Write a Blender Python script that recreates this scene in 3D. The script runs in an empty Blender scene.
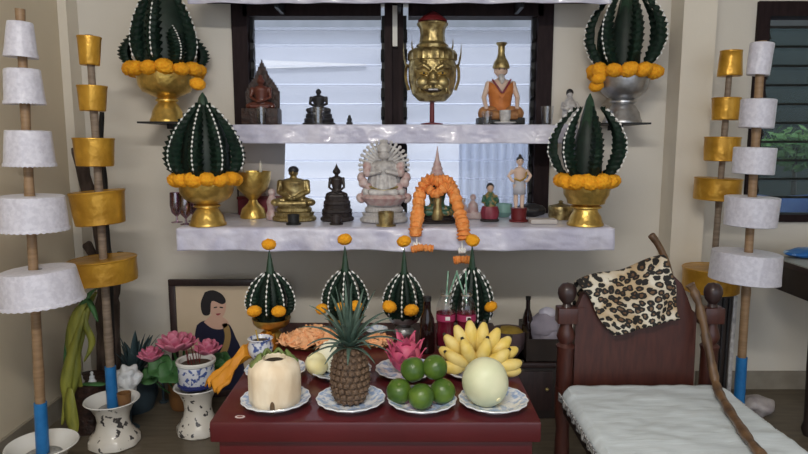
import bpy, bmesh, math, random
from math import sin, cos, pi, radians, atan2, sqrt
from mathutils import Vector, Matrix, noise, Euler

random.seed(7)
SC = bpy.context.scene
COL = SC.collection

# ------------------------------------------------------------------ camera, world, light, exposure
FPX, PITCH, EYE = 630.0, radians(7.8), 1.22
cam = bpy.data.cameras.new('camera'); cam.sensor_width = 36.0; cam.lens = FPX / 808 * 36
cam.clip_start = 0.05
CAM = bpy.data.objects.new('camera', cam); COL.objects.link(CAM)
CAM.location = (0, 0, EYE); CAM.rotation_euler = (pi / 2 - PITCH, 0, 0)
SC.camera = CAM

W = bpy.data.worlds.new('sky'); SC.world = W; W.use_nodes = True
W.node_tree.nodes['Background'].inputs[0].default_value = (0.80, 0.88, 1.0, 1)
W.node_tree.nodes['Background'].inputs[1].default_value = 1.32

def area(name, loc, rot, sx, sy, power, color):
    l = bpy.data.lights.new(name, 'AREA'); l.shape = 'RECTANGLE'; l.size = sx; l.size_y = sy
    l.energy = power; l.color = color
    o = bpy.data.objects.new(name, l); COL.objects.link(o); o.location = loc; o.rotation_euler = rot
    return o
sun = bpy.data.lights.new('sun', 'SUN'); sun.energy = 1.8; sun.angle = radians(2); sun.color = (1.0, 0.97, 0.92)
SUN = bpy.data.objects.new('sun', sun); COL.objects.link(SUN); SUN.rotation_euler = (radians(42), 0, radians(12))
area('ceiling_tube_light', (-0.15, -0.1, 2.32), (radians(28), 0, 0), 1.2, 0.12, 32, (1.0, 0.955, 0.88))

SC.view_settings.view_transform = 'Standard'; SC.view_settings.look = 'None'
SC.view_settings.gamma = 1; SC.view_settings.use_curve_mapping = False
SC.view_settings.exposure = 0.42

# ------------------------------------------------------------------ positions: rays of the camera
_F = Vector((0, cos(PITCH), -sin(PITCH))); _U = Vector((0, sin(PITCH), cos(PITCH))); _R = Vector((1, 0, 0)); _C = Vector((0, 0, EYE))
def ray(x, y): return _F + _R * ((x - 404) / FPX) + _U * ((227 - y) / FPX)
def aty(x, y, Y):
    v = ray(x, y); return _C + v * (Y / v.y)
def atz(x, y, z):
    v = ray(x, y); return _C + v * ((z - EYE) / v.z)
def mpp(P): return (Vector(P) - _C).dot(_F) / FPX          # metres per pixel at a point

# ------------------------------------------------------------------ materials
def mat(name, col, rough=0.6, metal=0.0, col2=None, nscale=20.0, ramp=(0.35, 0.65), bump=0.0, bscale=60.0, spec=0.5,
        trans=0.0, ior=1.45, sheen=0.0, coat=0.0, kind='noise', stretch=(1, 1, 1), sss=0.0, detail=4.0, alpha=None, emit=0):
    m = bpy.data.materials.new(name); m.use_nodes = True
    nt = m.node_tree; b = nt.nodes['Principled BSDF']
    b.inputs['Base Color'].default_value = (*col, 1); b.inputs['Roughness'].default_value = rough
    b.inputs['Metallic'].default_value = metal; b.inputs['Specular IOR Level'].default_value = spec
    b.inputs['IOR'].default_value = ior; b.inputs['Transmission Weight'].default_value = trans
    b.inputs['Sheen Weight'].default_value = sheen; b.inputs['Coat Weight'].default_value = coat
    if sss:
        b.inputs['Subsurface Weight'].default_value = sss; b.inputs['Subsurface Radius'].default_value = (0.01, 0.006, 0.003)
    tc = nt.nodes.new('ShaderNodeTexCoord'); mp = nt.nodes.new('ShaderNodeMapping')
    nt.links.new(tc.outputs['Object'], mp.inputs[0]); mp.inputs['Scale'].default_value = stretch
    def tex(kind, scale):
        if kind == 'noise':
            n = nt.nodes.new('ShaderNodeTexNoise'); n.inputs['Scale'].default_value = scale; n.inputs['Detail'].default_value = detail; out = n.outputs[0]
        elif kind == 'voronoi':
            n = nt.nodes.new('ShaderNodeTexVoronoi'); n.inputs['Scale'].default_value = scale; out = n.outputs['Distance']
        elif kind == 'wave':
            n = nt.nodes.new('ShaderNodeTexWave'); n.inputs['Scale'].default_value = scale; n.inputs['Distortion'].default_value = 3; out = n.outputs[1]
        nt.links.new(mp.outputs[0], n.inputs['Vector']); return out
    if col2:
        o = tex(kind, nscale); r = nt.nodes.new('ShaderNodeValToRGB')
        r.color_ramp.elements[0].position = ramp[0]; r.color_ramp.elements[0].color = (*col, 1)
        r.color_ramp.elements[1].position = ramp[1]; r.color_ramp.elements[1].color = (*col2, 1)
        nt.links.new(o, r.inputs[0]); nt.links.new(r.outputs[0], b.inputs['Base Color'])
    if bump:
        o = tex('noise', bscale); bn = nt.nodes.new('ShaderNodeBump'); bn.inputs['Strength'].default_value = bump
        bn.inputs['Distance'].default_value = 0.01
        nt.links.new(o, bn.inputs['Height']); nt.links.new(bn.outputs[0], b.inputs['Normal'])
    return m

def thin_glass(name, tint, gloss=0.1, frost=0.0, rough=0.05):
    """thin sheet of glass: mostly see-through, a little gloss, optional frosted (translucent) share"""
    m = bpy.data.materials.new(name); m.use_nodes = True; nt = m.node_tree; nt.nodes.clear()
    out = nt.nodes.new('ShaderNodeOutputMaterial'); tr = nt.nodes.new('ShaderNodeBsdfTransparent'); tr.inputs[0].default_value = (*tint, 1)
    gl = nt.nodes.new('ShaderNodeBsdfGlossy'); gl.inputs['Roughness'].default_value = rough
    tl = nt.nodes.new('ShaderNodeBsdfTranslucent'); tl.inputs[0].default_value = (*tint, 1)
    a = nt.nodes.new('ShaderNodeMixShader'); a.inputs[0].default_value = frost
    nt.links.new(tr.outputs[0], a.inputs[1]); nt.links.new(tl.outputs[0], a.inputs[2])
    c = nt.nodes.new('ShaderNodeMixShader'); c.inputs[0].default_value = gloss
    nt.links.new(a.outputs[0], c.inputs[1]); nt.links.new(gl.outputs[0], c.inputs[2]); nt.links.new(c.outputs[0], out.inputs[0])
    return m

M = dict(
    wall=mat('wall_paint', (0.71, 0.665, 0.59), 0.75, col2=(0.675, 0.63, 0.555), nscale=3, bump=0.05, bscale=90),
    wall_cream=mat('wall_cream_paint', (0.70, 0.615, 0.475), 0.75, col2=(0.66, 0.575, 0.44), nscale=3, bump=0.05, bscale=90),
    column=mat('column_paint', (0.75, 0.69, 0.59), 0.75, col2=(0.71, 0.65, 0.555), nscale=3, bump=0.05, bscale=90),
    ceiling=mat('ceiling_paint', (0.75, 0.73, 0.68), 0.8),
    skirting=mat('skirting_tile', (0.30, 0.27, 0.22), 0.5, col2=(0.24, 0.21, 0.17), nscale=12),
    darkwood=mat('dark_wood', (0.022, 0.011, 0.011), 0.45, col2=(0.036, 0.018, 0.017), nscale=12, stretch=(6, 6, 1), coat=0.2),
    frame=mat('dark_window_frame', (0.016, 0.009, 0.010), 0.6, col2=(0.024, 0.014, 0.015), nscale=12, stretch=(6, 6, 1), spec=0.15),
    redwood=mat('red_brown_wood', (0.066, 0.019, 0.013), 0.42, col2=(0.043, 0.0125, 0.0095), nscale=10, stretch=(8, 8, 1.2), coat=0.15),
    blackwood=mat('black_wood', (0.018, 0.012, 0.010), 0.5, col2=(0.03, 0.02, 0.016), nscale=10),
    lacquer=mat('red_lacquer', (0.088, 0.009, 0.0115), 0.36, col2=(0.070, 0.007, 0.009), nscale=6, coat=0.25, bump=0.03, bscale=30),
    satin=mat('white_satin', (0.46, 0.45, 0.58), 0.30, col2=(0.64, 0.63, 0.74), nscale=9, sheen=0.2, bump=0.9, bscale=13, coat=0.2),
    brocade=mat('white_brocade', (0.56, 0.55, 0.63), 0.36, col2=(0.65, 0.64, 0.72), nscale=70, ramp=(0.40, 0.60), bump=0.5, bscale=26, sheen=0.2),
    goldcloth=mat('gold_cloth', (0.44, 0.22, 0.022), 0.33, metal=0.45, col2=(0.66, 0.36, 0.045), nscale=12, bump=0.8, bscale=16),
    gold=mat('gold_metal', (0.74, 0.50, 0.13), 0.30, metal=0.82, col2=(0.52, 0.34, 0.09), nscale=40, bump=0.22, bscale=90),
    oldgold=mat('old_gold', (0.52, 0.41, 0.18), 0.36, metal=0.75, col2=(0.17, 0.12, 0.05), nscale=35, bump=0.25, bscale=70),
    silver=mat('silver_metal', (0.50, 0.50, 0.51), 0.33, metal=0.85, col2=(0.36, 0.36, 0.37), nscale=30, bump=0.10, bscale=90),
    leaf=mat('folded_banana_leaf', (0.0035, 0.011, 0.0075), 0.55, col2=(0.009, 0.026, 0.016), nscale=55, stretch=(1, 1, 0.35), bump=0.3, bscale=90, spec=0.25),
    leafcore=mat('pale_leaf_core', (0.006, 0.015, 0.010), 0.55, col2=(0.010, 0.024, 0.016), nscale=40),
    leaftip=mat('leaf_spire', (0.02, 0.055, 0.028), 0.45, col2=(0.010, 0.03, 0.016), nscale=40),
    bead=mat('white_flower_buds', (0.80, 0.80, 0.78), 0.5),
    marigold=mat('marigold_petals', (0.95, 0.34, 0.006), 0.7, col2=(1.0, 0.50, 0.02), nscale=6, bump=0.7, bscale=9),
    orangeflower=mat('orange_crochet_flowers', (0.82, 0.26, 0.05), 0.75, col2=(0.90, 0.38, 0.12), nscale=60, bump=0.8, bscale=110),
    bamboo=mat('bamboo_pole', (0.30, 0.19, 0.105), 0.5, col2=(0.22, 0.135, 0.07), nscale=14, stretch=(1, 1, 6)),
    greybamboo=mat('weathered_pole', (0.26, 0.20, 0.15), 0.6, col2=(0.17, 0.125, 0.09), nscale=14, stretch=(1, 1, 6)),
    blue=mat('blue_wrap', (0.012, 0.13, 0.36), 0.4, col2=(0.02, 0.17, 0.43), nscale=30),
    porcelain=mat('white_porcelain', (0.74, 0.73, 0.70), 0.22, coat=0.4),
    stand=mat('painted_porcelain', (0.05, 0.045, 0.045), 0.3, col2=(0.66, 0.62, 0.55), nscale=38, ramp=(0.37, 0.395), coat=0.3, detail=2.0),
    bluewhite=mat('blue_white_porcelain', (0.06, 0.10, 0.30), 0.25, col2=(0.62, 0.64, 0.70), nscale=55, ramp=(0.40, 0.47), coat=0.4, detail=2.0),
    cobalt=mat('cobalt_glaze', (0.02, 0.03, 0.14), 0.25, coat=0.4),
    plate_blue=mat('plate_blue_band', (0.33, 0.44, 0.66), 0.22, col2=(0.76, 0.78, 0.80), nscale=60, ramp=(0.42, 0.56), coat=0.4, detail=2.0),
    plate_edge=mat('plate_edge', (0.70, 0.72, 0.76), 0.22, coat=0.4),
    soil=mat('ash_and_soil', (0.05, 0.032, 0.022), 0.95, col2=(0.09, 0.06, 0.04), nscale=60, bump=0.7, bscale=60),
    gravel=mat('grey_gravel', (0.24, 0.24, 0.23), 0.8, col2=(0.40, 0.40, 0.39), nscale=60, bump=0.9, bscale=60),
    floor=mat('floor_planks', (0.108, 0.088, 0.062), 0.45, col2=(0.15, 0.124, 0.09), nscale=6, stretch=(1, 7, 1), coat=0.1),
    bronze=mat('black_bronze', (0.014, 0.014, 0.016), 0.42, col2=(0.03, 0.028, 0.03), nscale=40, bump=0.2, bscale=80),
    darkbronze=mat('brown_bronze', (0.035, 0.024, 0.022), 0.42, col2=(0.016, 0.012, 0.012), nscale=40, bump=0.3, bscale=90),
    rosewood=mat('carved_rosewood', (0.045, 0.020, 0.014), 0.5, col2=(0.02, 0.010, 0.008), nscale=60, bump=0.7, bscale=60),
    amber=mat('amber_red_body', (0.13, 0.036, 0.022), 0.4, col2=(0.10, 0.028, 0.018), nscale=30, coat=0.2),
    ivory=mat('ivory_ceramic', (0.58, 0.56, 0.54), 0.35, col2=(0.36, 0.34, 0.34), nscale=45, bump=0.4, bscale=60),
    pinkceramic=mat('pink_ceramic', (0.44, 0.27, 0.26), 0.4, col2=(0.55, 0.46, 0.44), nscale=40, bump=0.3, bscale=60),
    skin=mat('painted_skin', (0.50, 0.33, 0.24), 0.5),
    paleskin=mat('pale_painted_skin', (0.60, 0.44, 0.35), 0.5),
    orangecloth=mat('orange_robe', (0.56, 0.19, 0.045), 0.6, col2=(0.45, 0.14, 0.03), nscale=30, bump=0.2, bscale=60),
    tiger=mat('brown_patterned_robe', (0.42, 0.20, 0.07), 0.6, col2=(0.20, 0.08, 0.03), nscale=30),
    greenrobe=mat('green_gilded_robe', (0.03, 0.10, 0.06), 0.45, col2=(0.30, 0.20, 0.07), nscale=50, ramp=(0.5, 0.6)),
    maroon=mat('maroon_paint', (0.16, 0.018, 0.03), 0.45, col2=(0.22, 0.03, 0.05), nscale=30),
    redpaint=mat('dark_red_paint', (0.13, 0.012, 0.014), 0.45),
    black=mat('matt_black', (0.012, 0.012, 0.012), 0.55),
    greyshorts=mat('grey_shorts', (0.40, 0.40, 0.44), 0.6),
    tumbler=thin_glass('tumbler_glass', (0.95, 0.96, 0.98), 0.09),
    violetglass=thin_glass('violet_glass', (0.62, 0.46, 0.56), 0.22),
    water=thin_glass('still_water', (0.95, 0.96, 0.98), 0.05),
    louvre=thin_glass('louvre_glass', (0.95, 0.96, 1.0), 0.02, 0.22, 0.35),
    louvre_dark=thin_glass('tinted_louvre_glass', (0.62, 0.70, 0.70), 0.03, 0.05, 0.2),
    greyboard=mat('grey_board', (0.52, 0.48, 0.46), 0.8, col2=(0.46, 0.43, 0.41), nscale=5),
    coconut=mat('trimmed_coconut_husk', (0.80, 0.70, 0.54), 0.65, col2=(0.68, 0.54, 0.37), nscale=22, stretch=(1, 1, 0.4), bump=0.35, bscale=30),
    brownspot=mat('brown_scar', (0.10, 0.06, 0.03), 0.8),
    huskgreen=mat('green_husk', (0.10, 0.16, 0.035), 0.55, col2=(0.16, 0.19, 0.06), nscale=30),
    hollow=mat('dark_hollow', (0.03, 0.018, 0.010), 0.9),
    pine=mat('pineapple_rind', (0.055, 0.032, 0.022), 0.6, col2=(0.20, 0.125, 0.075), nscale=60, ramp=(0.30, 0.70), bump=0.4, bscale=90),
    pineleaf=mat('pineapple_leaf', (0.045, 0.085, 0.065), 0.5, col2=(0.10, 0.15, 0.12), nscale=25, stretch=(1, 1, 1)),
    lime=mat('green_citrus_rind', (0.035, 0.085, 0.014), 0.30, col2=(0.10, 0.17, 0.02), nscale=16, bump=0.12, bscale=220),
    melon=mat('pale_melon_rind', (0.62, 0.64, 0.42), 0.45, col2=(0.70, 0.69, 0.47), nscale=14, bump=0.05, bscale=40),
    banana=mat('banana_peel', (0.72, 0.52, 0.10), 0.5, col2=(0.76, 0.60, 0.22), nscale=25, bump=0.08, bscale=50),
    bananatip=mat('banana_tip', (0.03, 0.022, 0.015), 0.8),
    dragon=mat('dragon_fruit_skin', (0.52, 0.055, 0.16), 0.5, col2=(0.60, 0.13, 0.20), nscale=25, bump=0.1, bscale=50),
    pomelo=mat('peeled_pale_flesh', (0.90, 0.86, 0.56), 0.5, col2=(0.84, 0.74, 0.36), nscale=16),
    whiteflesh=mat('white_flesh', (0.92, 0.90, 0.74), 0.5),
    snack=mat('orange_crackers', (0.80, 0.38, 0.17), 0.65, col2=(0.85, 0.50, 0.28), nscale=40),
    saffron=mat('saffron_cloth', (0.60, 0.25, 0.015), 0.6, col2=(0.50, 0.19, 0.01), nscale=12, bump=0.3, bscale=30),
    redsoda=thin_glass('red_drink', (0.42, 0.03, 0.09), 0.10, 0.0),
    bottleglass=mat('dark_brown_glass', (0.012, 0.004, 0.004), 0.08, spec=0.6),
    sodaliquid=mat('red_soda', (0.10, 0.006, 0.016), 0.15, col2=(0.15, 0.010, 0.03), nscale=30, trans=0.0, coat=0.6),
    pinklabel=mat('pink_label', (0.36, 0.035, 0.11), 0.5),
    whitelabel=mat('white_label', (0.75, 0.73, 0.72), 0.5),
    straw=mat('mint_straw', (0.30, 0.50, 0.38), 0.4, col2=(0.14, 0.30, 0.20), nscale=60),
    bottlecap=mat('metal_cap', (0.5, 0.46, 0.38), 0.35, metal=0.8),
    purplebowl=mat('purple_brown_bowl', (0.13, 0.09, 0.10), 0.5),
    yellowfill=mat('yellow_filling', (0.50, 0.33, 0.05), 0.6, col2=(0.35, 0.24, 0.05), nscale=30),
    lilac=mat('lilac_cloth', (0.34, 0.31, 0.38), 0.8, col2=(0.28, 0.26, 0.33), nscale=14, bump=0.2, bscale=40),
    whitecloth=mat('white_seat_cloth', (0.55, 0.60, 0.635), 0.7, col2=(0.50, 0.55, 0.58), nscale=14, stretch=(0.6, 4, 1), bump=0.25, bscale=16),
    lace=mat('grey_lace_trim', (0.50, 0.50, 0.50), 0.8, col2=(0.10, 0.10, 0.11), nscale=130, ramp=(0.45, 0.55)),
    stick=mat('gnarled_stick', (0.17, 0.095, 0.045), 0.45, col2=(0.06, 0.032, 0.018), nscale=24, stretch=(1, 1, 0.5), coat=0.25, bump=0.3, bscale=40),
    bark=mat('driftwood_bark', (0.11, 0.078, 0.062), 0.85, col2=(0.04, 0.027, 0.022), nscale=30, stretch=(1, 1, 0.3), bump=0.8, bscale=50),
    yellowleaf=mat('yellow_green_leaf', (0.32, 0.32, 0.05), 0.5, col2=(0.15, 0.17, 0.03), nscale=12, stretch=(3, 3, 0.5)),
    greenleaf=mat('lotus_leaf_green', (0.035, 0.11, 0.03), 0.55, col2=(0.055, 0.16, 0.05), nscale=20),
    blueleaf=mat('blue_green_leaf', (0.035, 0.065, 0.075), 0.5, col2=(0.06, 0.10, 0.11), nscale=20),
    lotus=mat('pink_lotus_petal', (0.55, 0.12, 0.22), 0.6, col2=(0.66, 0.24, 0.33), nscale=25),
    brownpot=mat('orange_brown_pot', (0.25, 0.11, 0.035), 0.5, col2=(0.19, 0.08, 0.025), nscale=14),
    darkpot=mat('dark_blue_pot', (0.035, 0.055, 0.07), 0.4),
    crystal=mat('crystal_ball', (0.55, 0.56, 0.52), 0.08, spec=0.9, coat=0.8),
    whitelace=mat('white_lace_flower', (0.66, 0.68, 0.70), 0.7, bump=0.5, bscale=90),
    woodblock=mat('brown_wood_cup', (0.22, 0.11, 0.04), 0.5, col2=(0.16, 0.075, 0.028), nscale=30),
    picture=mat('cream_picture_ground', (0.66, 0.53, 0.38), 0.5, col2=(0.60, 0.48, 0.34), nscale=4),
    pskin=mat('portrait_skin', (0.64, 0.40, 0.30), 0.5), phair=mat('portrait_hair', (0.012, 0.010, 0.012), 0.5),
    pdress=mat('portrait_navy', (0.012, 0.013, 0.04), 0.5), psash=mat('portrait_sash', (0.36, 0.23, 0.09), 0.5),
    plip=mat('portrait_lips', (0.32, 0.05, 0.06), 0.5),
    outside_wall=mat('outside_white_boards', (0.80, 0.82, 0.86), 0.8, col2=(0.70, 0.73, 0.79), nscale=2.0, stretch=(0.6, 1, 5)),
    outside_grey=mat('outside_grey_boards', (0.40, 0.42, 0.47), 0.8, col2=(0.50, 0.52, 0.57), nscale=1.4, stretch=(0.6, 1, 6)),
    outside_roof=mat('outside_grey_roof', (0.20, 0.22, 0.26), 0.7, col2=(0.15, 0.17, 0.20), nscale=4),
    sheet=mat('blue_white_sheeting', (0.52, 0.60, 0.78), 0.7, col2=(0.62, 0.69, 0.84), nscale=3),
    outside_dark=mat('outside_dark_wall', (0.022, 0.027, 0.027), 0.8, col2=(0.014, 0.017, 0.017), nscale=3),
    outside_ground=mat('outside_concrete', (0.36, 0.35, 0.33), 0.9),
    bush=mat('bush_leaves', (0.07, 0.16, 0.035), 0.55, col2=(0.20, 0.32, 0.10), nscale=7),
    bluetarp=mat('blue_tarpaulin', (0.05, 0.10, 0.32), 0.5, col2=(0.10, 0.17, 0.42), nscale=5),
    bluepack=mat('blue_packet', (0.02, 0.13, 0.42), 0.35, col2=(0.45, 0.62, 0.80), nscale=16, ramp=(0.52, 0.6)),
    brownpack=mat('brown_packet', (0.22, 0.10, 0.04), 0.5, col2=(0.10, 0.045, 0.03), nscale=20),
    plastic=mat('crumpled_plastic', (0.50, 0.46, 0.45), 0.4, col2=(0.34, 0.30, 0.31), nscale=20, bump=0.5, bscale=40),
    tablemat=mat('pale_table_cover', (0.40, 0.41, 0.38), 0.5),
    sticker=mat('white_sticker', (0.62, 0.52, 0.50), 0.5), ink=mat('sticker_ink', (0.25, 0.10, 0.09), 0.6),
    candle=mat('candle_wax', (0.66, 0.62, 0.52), 0.5, sss=0.1),
    teal=mat('teal_glass', (0.22, 0.40, 0.36), 0.3),
)

def leopard():
    m = bpy.data.materials.new('leopard_print_cloth'); m.use_nodes = True; nt = m.node_tree; b = nt.nodes['Principled BSDF']
    tc = nt.nodes.new('ShaderNodeTexCoord'); n = nt.nodes.new('ShaderNodeTexNoise'); n.inputs['Scale'].default_value = 45
    mixv = nt.nodes.new('ShaderNodeMix'); mixv.data_type = 'VECTOR'; mixv.inputs[0].default_value = 0.018
    nt.links.new(tc.outputs['UV'], n.inputs['Vector'])
    nt.links.new(tc.outputs['UV'], mixv.inputs[4]); nt.links.new(n.outputs['Color'], mixv.inputs[5])
    v = nt.nodes.new('ShaderNodeTexVoronoi'); v.inputs['Scale'].default_value = 32; v.inputs['Randomness'].default_value = 0.75
    nt.links.new(mixv.outputs[1], v.inputs['Vector'])
    r = nt.nodes.new('ShaderNodeValToRGB'); e = r.color_ramp.elements
    e[0].position = 0.0; e[0].color = (0.17, 0.10, 0.05, 1); e[1].position = 0.22; e[1].color = (0.14, 0.085, 0.05, 1)
    for p, c in ((0.25, (0.010, 0.009, 0.009)), (0.48, (0.010, 0.009, 0.009)), (0.53, (0.58, 0.52, 0.41)), (0.8, (0.62, 0.58, 0.50))):
        q = e.new(p); q.color = (*c, 1)
    n2 = nt.nodes.new('ShaderNodeTexNoise'); n2.inputs['Scale'].default_value = 6; nt.links.new(tc.outputs['UV'], n2.inputs['Vector'])
    mm = nt.nodes.new('ShaderNodeMix'); mm.data_type = 'RGBA'; mm.blend_type = 'MULTIPLY'
    r2 = nt.nodes.new('ShaderNodeValToRGB'); r2.color_ramp.elements[0].position = 0.42; r2.color_ramp.elements[0].color = (0.70, 0.56, 0.40, 1)
    r2.color_ramp.elements[1].position = 0.56; r2.color_ramp.elements[1].color = (1, 1, 1, 1)
    nt.links.new(n2.outputs[0], r2.inputs[0]); mm.inputs[0].default_value = 1
    nt.links.new(v.outputs['Distance'], r.inputs[0]); nt.links.new(r.outputs[0], mm.inputs[6]); nt.links.new(r2.outputs[0], mm.inputs[7])
    nt.links.new(mm.outputs[2], b.inputs['Base Color']); b.inputs['Roughness'].default_value = 0.8
    return m
M['leopard'] = leopard()

# ------------------------------------------------------------------ object helpers
def obj(name, me, m=None, parent=None, loc=(0, 0, 0), rot=(0, 0, 0)):
    o = bpy.data.objects.new(name, me); COL.objects.link(o)
    if m is not None and me is not None and not me.materials: me.materials.append(m)
    if parent is not None: o.parent = parent
    o.location = loc; o.rotation_euler = rot
    return o
def thing(name, label, cat, loc=(0, 0, 0), rotz=0.0, group=None):
    o = bpy.data.objects.new(name, None); COL.objects.link(o); o.empty_display_size = 0.05
    o.location = loc; o.rotation_euler = (0, 0, rotz)
    return tag(o, label, cat, group)
def tag(o, label, cat, group=None, kind=None):
    o['label'] = label; o['category'] = cat
    if group: o['group'] = group
    if kind: o['kind'] = kind
    return o
def struct(o): o['kind'] = 'structure'; return o
def copy_tree(o, parent=None):
    c = o.copy(); COL.objects.link(c)
    if parent is not None: c.parent = parent
    for ch in list(o.children): copy_tree(ch, c)
    return c

class MB:
    def __init__(s): s.bm = bmesh.new(); s.uv = None
    def box(s, c, size, rot=None, bevel=0.0):
        r = bmesh.ops.create_cube(s.bm, size=1.0); vs = r['verts']
        mt = Matrix.Translation(c) @ (Euler(rot).to_matrix().to_4x4() if rot else Matrix.Identity(4)) @ Matrix.Diagonal((*size, 1))
        if bevel:
            bmesh.ops.scale(s.bm, vec=size, verts=vs)
            es = list({e for v in vs for e in v.link_edges})
            g = bmesh.ops.bevel(s.bm, geom=es, offset=bevel, segments=2, affect='EDGES', profile=0.6)
            vs = list({v for f in g['faces'] for v in f.verts} | {v for v in vs if v.is_valid})
            mt = Matrix.Translation(c) @ (Euler(rot).to_matrix().to_4x4() if rot else Matrix.Identity(4))
        bmesh.ops.transform(s.bm, matrix=mt, verts=vs); return s
    def lathe(s, prof, seg=28, c=(0, 0, 0), rot=None, fn=None, capb=True, capt=True):
        mt = Matrix.Translation(c) @ (Euler(rot).to_matrix().to_4x4() if rot else Matrix.Identity(4)); rings = []
        for k, (r, z) in enumerate(prof):
            ring = []
            for i in range(seg):
                a = 2 * pi * i / seg; rr, zz = (fn(r, z, a) if fn else (r, z))
                ring.append(s.bm.verts.new(mt @ Vector((rr * cos(a), rr * sin(a), zz))))
            rings.append(ring)
        for a, b in zip(rings, rings[1:]):
            for i in range(seg): s.bm.faces.new((a[i], a[(i + 1) % seg], b[(i + 1) % seg], b[i]))
        if capb: s.bm.faces.new(rings[0][::-1])
        if capt: s.bm.faces.new(rings[-1])
        return s
    def tube(s, pts, rad, seg=10, flat=1.0):
        pts = [Vector(p) for p in pts]; n = len(pts)
        rad = rad if hasattr(rad, '__len__') else [rad] * n
        t0 = (pts[1] - pts[0]).normalized(); up = Vector((0, 0, 1)) if abs(t0.z) < 0.9 else Vector((1, 0, 0))
        x = t0.cross(up).normalized(); rings = []
        for k in range(n):
            t = (pts[min(k + 1, n - 1)] - pts[max(k - 1, 0)]).normalized()
            x = (x - t * x.dot(t)).normalized(); y = t.cross(x)
            rings.append([s.bm.verts.new(pts[k] + (x * cos(2 * pi * i / seg) + y * flat * sin(2 * pi * i / seg)) * rad[k]) for i in range(seg)])
        for a, b in zip(rings, rings[1:]):
            for i in range(seg): s.bm.faces.new((a[i], a[(i + 1) % seg], b[(i + 1) % seg], b[i]))
        s.bm.faces.new(rings[0][::-1]); s.bm.faces.new(rings[-1]); return s
    def ball(s, c, r, sub=3, rot=None, disp=0.0, dscale=20.0, seed=0.0):
        r = r if hasattr(r, '__len__') else (r, r, r)
        g = bmesh.ops.create_icosphere(s.bm, subdivisions=sub, radius=1.0)
        mt = Matrix.Translation(c) @ (Euler(rot).to_matrix().to_4x4() if rot else Matrix.Identity(4))
        for v in g['verts']:
            p = Vector((v.co.x * r[0], v.co.y * r[1], v.co.z * r[2]))
            if disp: p += v.co.normalized() * disp * noise.noise(p * dscale + Vector((seed, seed * 1.7, 0)))
            v.co = mt @ p
        return s
    def grid(s, fn, nu, nv, uv=(1, 1)):
        V = [[s.bm.verts.new(fn(i / nu, j / nv)) for j in range(nv + 1)] for i in range(nu + 1)]
        lay = s.bm.loops.layers.uv.verify() if uv else None
        for i in range(nu):
            for j in range(nv):
                f = s.bm.faces.new((V[i][j], V[i + 1][j], V[i + 1][j + 1], V[i][j + 1]))
                if uv:
                    for lp, (a, b) in zip(f.loops, ((i, j), (i + 1, j), (i + 1, j + 1), (i, j + 1))): lp[lay].uv = (a / nu * uv[0], b / nv * uv[1])
        return s
    def prism(s, poly, y0, y1):
        """polygon in x,z extruded from y0 to y1"""
        a = [s.bm.verts.new((x, y0, z)) for x, z in poly]; b = [s.bm.verts.new((x, y1, z)) for x, z in poly]
        n = len(poly)
        s.bm.faces.new(a); s.bm.faces.new(b[::-1])
        for i in range(n): s.bm.faces.new((a[i], b[i], b[(i + 1) % n], a[(i + 1) % n]))
        return s
    def noise(s, amt, scale, seed=0.0):
        for v in s.bm.verts:
            q = v.co * scale + Vector((seed, seed, seed)); v.co += noise.noise_vector(q) * amt
        return s
    def mesh(s, name, smooth=True, angle=None):
        bmesh.ops.recalc_face_normals(s.bm, faces=s.bm.faces)
        me = bpy.data.meshes.new(name); s.bm.to_mesh(me); s.bm.free()
        if smooth:
            me.polygons.foreach_set('use_smooth', [True] * len(me.polygons))
            if angle: me.set_sharp_from_angle(angle=radians(angle))
        return me
    def build(s, name, m, parent=None, smooth=True, angle=40, loc=(0, 0, 0), rot=(0, 0, 0), solid=0.0, remesh=0.0, sub=0):
        me = s.mesh(name, smooth, angle if not remesh else None)
        o = obj(name, me, m, parent, loc, rot)
        if remesh:
            r = o.modifiers.new('fuse', 'REMESH'); r.mode = 'VOXEL'; r.voxel_size = remesh; r.use_smooth_shade = True
            k = o.modifiers.new('soften', 'SMOOTH'); k.iterations = 4; k.factor = 0.5
        if solid:
            d = o.modifiers.new('thickness', 'SOLIDIFY'); d.thickness = solid; d.offset = 0
        if sub:
            u = o.modifiers.new('soft', 'SUBSURF'); u.levels = sub; u.render_levels = sub
        return o
def freeze():
    """apply all modifiers so copies share finished meshes"""
    dg = bpy.context.evaluated_depsgraph_get(); done = {}
    for o in list(SC.objects):
        if o.type == 'MESH' and o.modifiers:
            ev = o.evaluated_get(dg); me = bpy.data.meshes.new_from_object(ev, preserve_all_data_layers=True, depsgraph=dg)
            o.modifiers.clear(); o.data = me
def lerp(a, b, t): return a + (b - a) * t
def interp(tab, t):
    for (t0, v0), (t1, v1) in zip(tab, tab[1:]):
        if t <= t1: return lerp(v0, v1, (t - t0) / (t1 - t0))
    return tab[-1][1]
def catmull(pts, n=6):
    pts = [Vector(p) for p in pts]; out = []
    for i in range(len(pts) - 1):
        p0, p1, p2, p3 = pts[max(i - 1, 0)], pts[i], pts[i + 1], pts[min(i + 2, len(pts) - 1)]
        for k in range(n):
            t = k / n
            out.append(0.5 * ((2 * p1) + (p2 - p0) * t + (2 * p0 - 5 * p1 + 4 * p2 - p3) * t * t + (3 * p1 - p0 - 3 * p2 + p3) * t ** 3))
    out.append(pts[-1]); return out

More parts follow.
